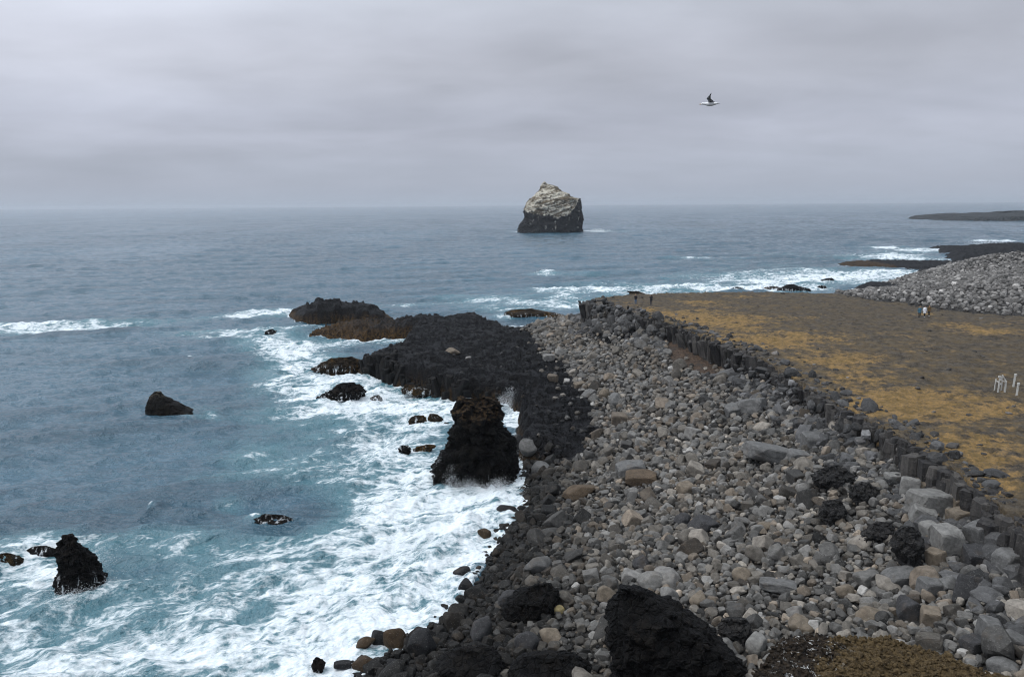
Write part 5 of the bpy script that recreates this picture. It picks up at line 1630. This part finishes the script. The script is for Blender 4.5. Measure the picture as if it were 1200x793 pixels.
def build_gull():
    d = ray(833, 122); d = d / np.linalg.norm(d)
    P = CAM + d * 24.5
    r = empty('seagull', tuple(P), math.atan2(P[0], P[1]) * -1)
    tag(r, 'gull in flight with slate wings lifted, alone in the grey sky', 'bird')
    # body along -x (head towards the left of the view)
    xs = np.array([-.275, -.255, -.235, -.20, -.16, -.11, -.05, .03, .10, .16, .21, .255])
    rr = np.array([.012, .028, .036, .034, .038, .054, .066, .064, .046, .028, .02, .012])
    zc = np.array([.004, .012, .016, .014, .008, .002, 0, 0, .004, .006, .004, .002])
    n = 16; V = []; Fa = []
    for i, x in enumerate(xs):
        for k in range(n):
            a = 2 * math.pi * k / n
            fl = 2.0 if i >= 9 else 1.0
            V.append((x, rr[i] * fl * math.cos(a), zc[i] + rr[i] * 0.92 * math.sin(a) * (0.5 if i >= 10 else 1)))
    for i in range(len(xs) - 1):
        for k in range(n):
            Fa.append((i * n + k, (i + 1) * n + k, (i + 1) * n + (k + 1) % n, i * n + (k + 1) % n))
    caps = [list(range(n))[::-1], [(len(xs) - 1) * n + k for k in range(n)]]
    me = bpy.data.meshes.new('body'); me.from_pydata(V, [], [tuple(f) for f in Fa] + [tuple(c) for c in caps]); me.materials.append(M_GULLW)
    for p in me.polygons: p.use_smooth = True
    o = bpy.data.objects.new('body', me); COL.objects.link(o); o.parent = r
    bm = bmesh.new(); bmesh.ops.create_cone(bm, cap_ends=True, segments=10, radius1=.014, radius2=.004, depth=.06)
    bm.transform(Matrix.Translation((-.30, 0, .002)) @ Euler((0, math.radians(-90), 0)).to_matrix().to_4x4())
    me = bpy.data.meshes.new('beak'); bm.to_mesh(me); bm.free(); me.materials.append(M_BEAK)
    o = bpy.data.objects.new('beak', me); COL.objects.link(o); o.parent = r
    for sgn in (-1, 1):
        bm = bmesh.new(); bmesh.ops.create_uvsphere(bm, u_segments=8, v_segments=6, radius=.008)
        bm.transform(Matrix.Translation((-.248, sgn * .027, .022)))
        me = bpy.data.meshes.new('eye'); bm.to_mesh(me); bm.free(); me.materials.append(M_BLACKP)
        o = bpy.data.objects.new('eye', me); COL.objects.link(o); o.parent = r
    # wings: root, elbow, wrist, tip as (leading point, trailing point), with thickness
    def wing(st):
        V = []; F_ = []; mi = []
        m = len(st)
        for (lx, ly, lz, tx, ty, tz, th) in st:
            L = np.array([lx, ly, lz]); T_ = np.array([tx, ty, tz]); up = np.array([0, 0, th]); M2 = L * 0.7 + T_ * 0.3
            V += [L, M2 + up, T_, M2 - up * 0.6]
        for i in range(m - 1):
            for k in range(4):
                F_.append((i * 4 + k, i * 4 + (k + 1) % 4, (i + 1) * 4 + (k + 1) % 4, (i + 1) * 4 + k)); mi.append(1 if i >= m - 2 else 0)
        F_ += [(3, 2, 1, 0), tuple((m - 1) * 4 + k for k in range(4))]; mi += [0, 1]
        me = bpy.data.meshes.new('wing'); me.from_pydata([tuple(v) for v in V], [], F_)
        me.materials.append(M_GULLG); me.materials.append(M_BLACKP)
        for p, k in zip(me.polygons, mi): p.material_index = k; p.use_smooth = True
        o = bpy.data.objects.new('wing', me); COL.objects.link(o); o.parent = r
    wing([(-.07, -.03, .035, .085, -.03, .03, .018), (-.085, -.11, .085, .06, -.12, .08, .016), (-.125, -.20, .125, -.005, -.23, .115, .012), (-.10, -.27, .155, -.01, -.30, .145, .010), (-.05, -.36, .20, -.01, -.38, .195, .007), (.0, -.43, .25, .012, -.44, .247, .003)])
    wing([(-.07, .03, .035, .085, .03, .03, .018), (-.05, .15, .085, .10, .15, .08, .014), (-.01, .27, .105, .11, .28, .095, .012), (.05, .42, .115, .11, .44, .105, .008), (.09, .55, .12, .105, .56, .115, .003)])


build_gull()

# ------------------------------------------------------------------ haze over the sea
def build_haze():
    me = bpy.data.meshes.new('haze')
    x0, x1, y0, y1, z0, z1 = -16000, 16000, -600, 26000, -9.0, 62.0
    V = [(x, y, z) for z in (z0, z1) for y in (y0, y1) for x in (x0, x1)]
    me.from_pydata(V, [], [(0, 2, 3, 1), (4, 5, 7, 6), (0, 1, 5, 4), (1, 3, 7, 5), (3, 2, 6, 7), (2, 0, 4, 6)])
    m = bpy.data.materials.new('sea_haze'); m.use_nodes = True
    t = m.node_tree; t.nodes.clear()
    o = t.nodes.new('ShaderNodeOutputMaterial'); v = t.nodes.new('ShaderNodeVolumePrincipled')
    v.inputs['Color'].default_value = (0.80, 0.86, 0.93, 1); v.inputs['Density'].default_value = 0.00009; v.inputs['Anisotropy'].default_value = 0.2
    t.links.new(v.outputs[0], o.inputs['Volume'])
    me.materials.append(m)
    ob = bpy.data.objects.new('haze', me); COL.objects.link(ob)
    struct(ob, 'stuff')


build_haze()

# ------------------------------------------------------------------ sky, sun, camera
SUN_EL, SUN_AZ = math.radians(58), math.radians(-105)     # bright side of the cloud, to the left
w = bpy.data.worlds.new('World'); SC.world = w; w.use_nodes = True
nt = w.node_tree; nt.nodes.clear()
class WT(NT):
    def __init__(self, tree):
        self.t = tree
t = WT(nt)
out = t.n('ShaderNodeOutputWorld'); bg = t.n('ShaderNodeBackground')
sky = t.n('ShaderNodeTexSky', sky_type='NISHITA'); sky.sun_disc = False
sky.sun_elevation = SUN_EL; sky.sun_rotation = SUN_AZ; sky.air_density = 1.0; sky.dust_density = 2.0
g = t.n('ShaderNodeTexCoord').outputs['Generated']
nrm = t.n('ShaderNodeVectorMath', operation='NORMALIZE'); t.l(g, nrm.inputs[0])
x, y, z = t.sep(nrm.outputs[0])
zp = t.math('ADD', t.math('MAXIMUM', z, 0.0), 0.16)
cv = t.n('ShaderNodeCombineXYZ'); t.l(t.math('DIVIDE', x, zp), cv.inputs[0]); t.l(t.math('DIVIDE', y, zp), cv.inputs[1])
c1 = t.noise(t.mapv(cv.outputs[0], (0.6, 0.6, 1), (0, 0, 0.35), (3.1, 1.7, 0)), 1.0, 5, 0.5, 0.3)
c2 = t.noise(t.mapv(cv.outputs[0], (0.9, 1.25, 1), (0, 0, -0.1), (8.3, 2.2, 0)), 1.6, 5, 0.5, 0.2)
ramp = t.n('ShaderNodeValToRGB'); t.l(z, ramp.inputs[0])
cr = ramp.color_ramp
cr.interpolation = 'EASE'
stops = [(0.0, (3.9, 4.4, 5.3)), (0.03, (4.0, 4.35, 5.2)), (0.09, (4.4, 4.65, 5.5)), (0.17, (5.1, 5.3, 6.05)), (0.26, (6.1, 6.45, 7.3)), (0.5, (8.5, 9.5, 11.2)), (1.0, (12.4, 13.6, 15.0))]
cr.elements[0].position = 0.0; cr.elements[0].color = tuple(v / 15 for v in stops[0][1]) + (1,)
cr.elements[1].position = 1.0; cr.elements[1].color = tuple(v / 15 for v in stops[-1][1]) + (1,)
for p_, c_ in stops[1:-1]:
    e = cr.elements.new(p_); e.color = tuple(v / 15 for v in c_) + (1,)
v12 = t.n('ShaderNodeVectorMath', operation='SCALE'); t.l(ramp.outputs[0], v12.inputs[0]); v12.inputs['Scale'].default_value = 15
amp = t.rng(z, 0.0, 0.09, 0.15, 1.0)
k = t.math('ADD', t.math('MULTIPLY', t.math('SUBTRACT', c1, 0.48), 0.6), t.math('MULTIPLY', t.math('SUBTRACT', c2, 0.49), 0.45))
k = t.math('MULTIPLY_ADD', k, amp, 1.0)
# cloud thinner on the sunny side
side = t.math('MULTIPLY_ADD', t.math('MULTIPLY', x, t.rng(z, 0.05, 0.3)), -0.6, 1.0)
k = t.math('MULTIPLY', k, side)
v2 = t.n('ShaderNodeVectorMath', operation='SCALE'); t.l(v12.outputs[0], v2.inputs[0]); t.l(k, v2.inputs['Scale'])
colr = t.mix(0.94, sky.outputs[0], v2.outputs[0])
t.l(colr, bg.inputs[0]); bg.inputs[1].default_value = 0.1
t.l(bg.outputs[0], out.inputs[0])

sl = bpy.data.lights.new('sun', 'SUN'); sl.energy = 1.2; sl.angle = math.radians(24); sl.color = (1.0, 0.96, 0.9)
so = bpy.data.objects.new('sun', sl); COL.objects.link(so)
sd_ = Vector((math.sin(SUN_AZ) * math.cos(SUN_EL), math.cos(SUN_AZ) * math.cos(SUN_EL), math.sin(SUN_EL)))
so.rotation_euler = sd_.to_track_quat('Z', 'Y').to_euler(); so.location = (0, 0, 200)

cam = bpy.data.cameras.new('camera'); co = bpy.data.objects.new('camera', cam); COL.objects.link(co)
cam.sensor_fit = 'HORIZONTAL'; cam.sensor_width = 36; cam.lens = FPX / 1200 * 36
cam.clip_start = 0.3; cam.clip_end = 90000
Mx = Matrix(((_r[0], _u[0], -_f[0], 0), (_r[1], _u[1], -_f[1], 0), (_r[2], _u[2], -_f[2], CAMZ), (0, 0, 0, 1)))
co.matrix_world = Mx
SC.camera = co

SC.render.engine = 'CYCLES'
SC.cycles.max_bounces = 5; SC.cycles.diffuse_bounces = 2; SC.cycles.glossy_bounces = 2; SC.cycles.volume_bounces = 0
SC.cycles.use_denoising = True
SC.cycles.use_adaptive_sampling = False
SC.cycles.denoising_prefilter = 'ACCURATE'
SC.cycles.filter_width = 1.1
SC.view_settings.view_transform = 'Standard'; SC.view_settings.look = 'None'
SC.view_settings.exposure = 0.1; SC.view_settings.gamma = 1.0
SC.render.resolution_x, SC.render.resolution_y = 1024, 676
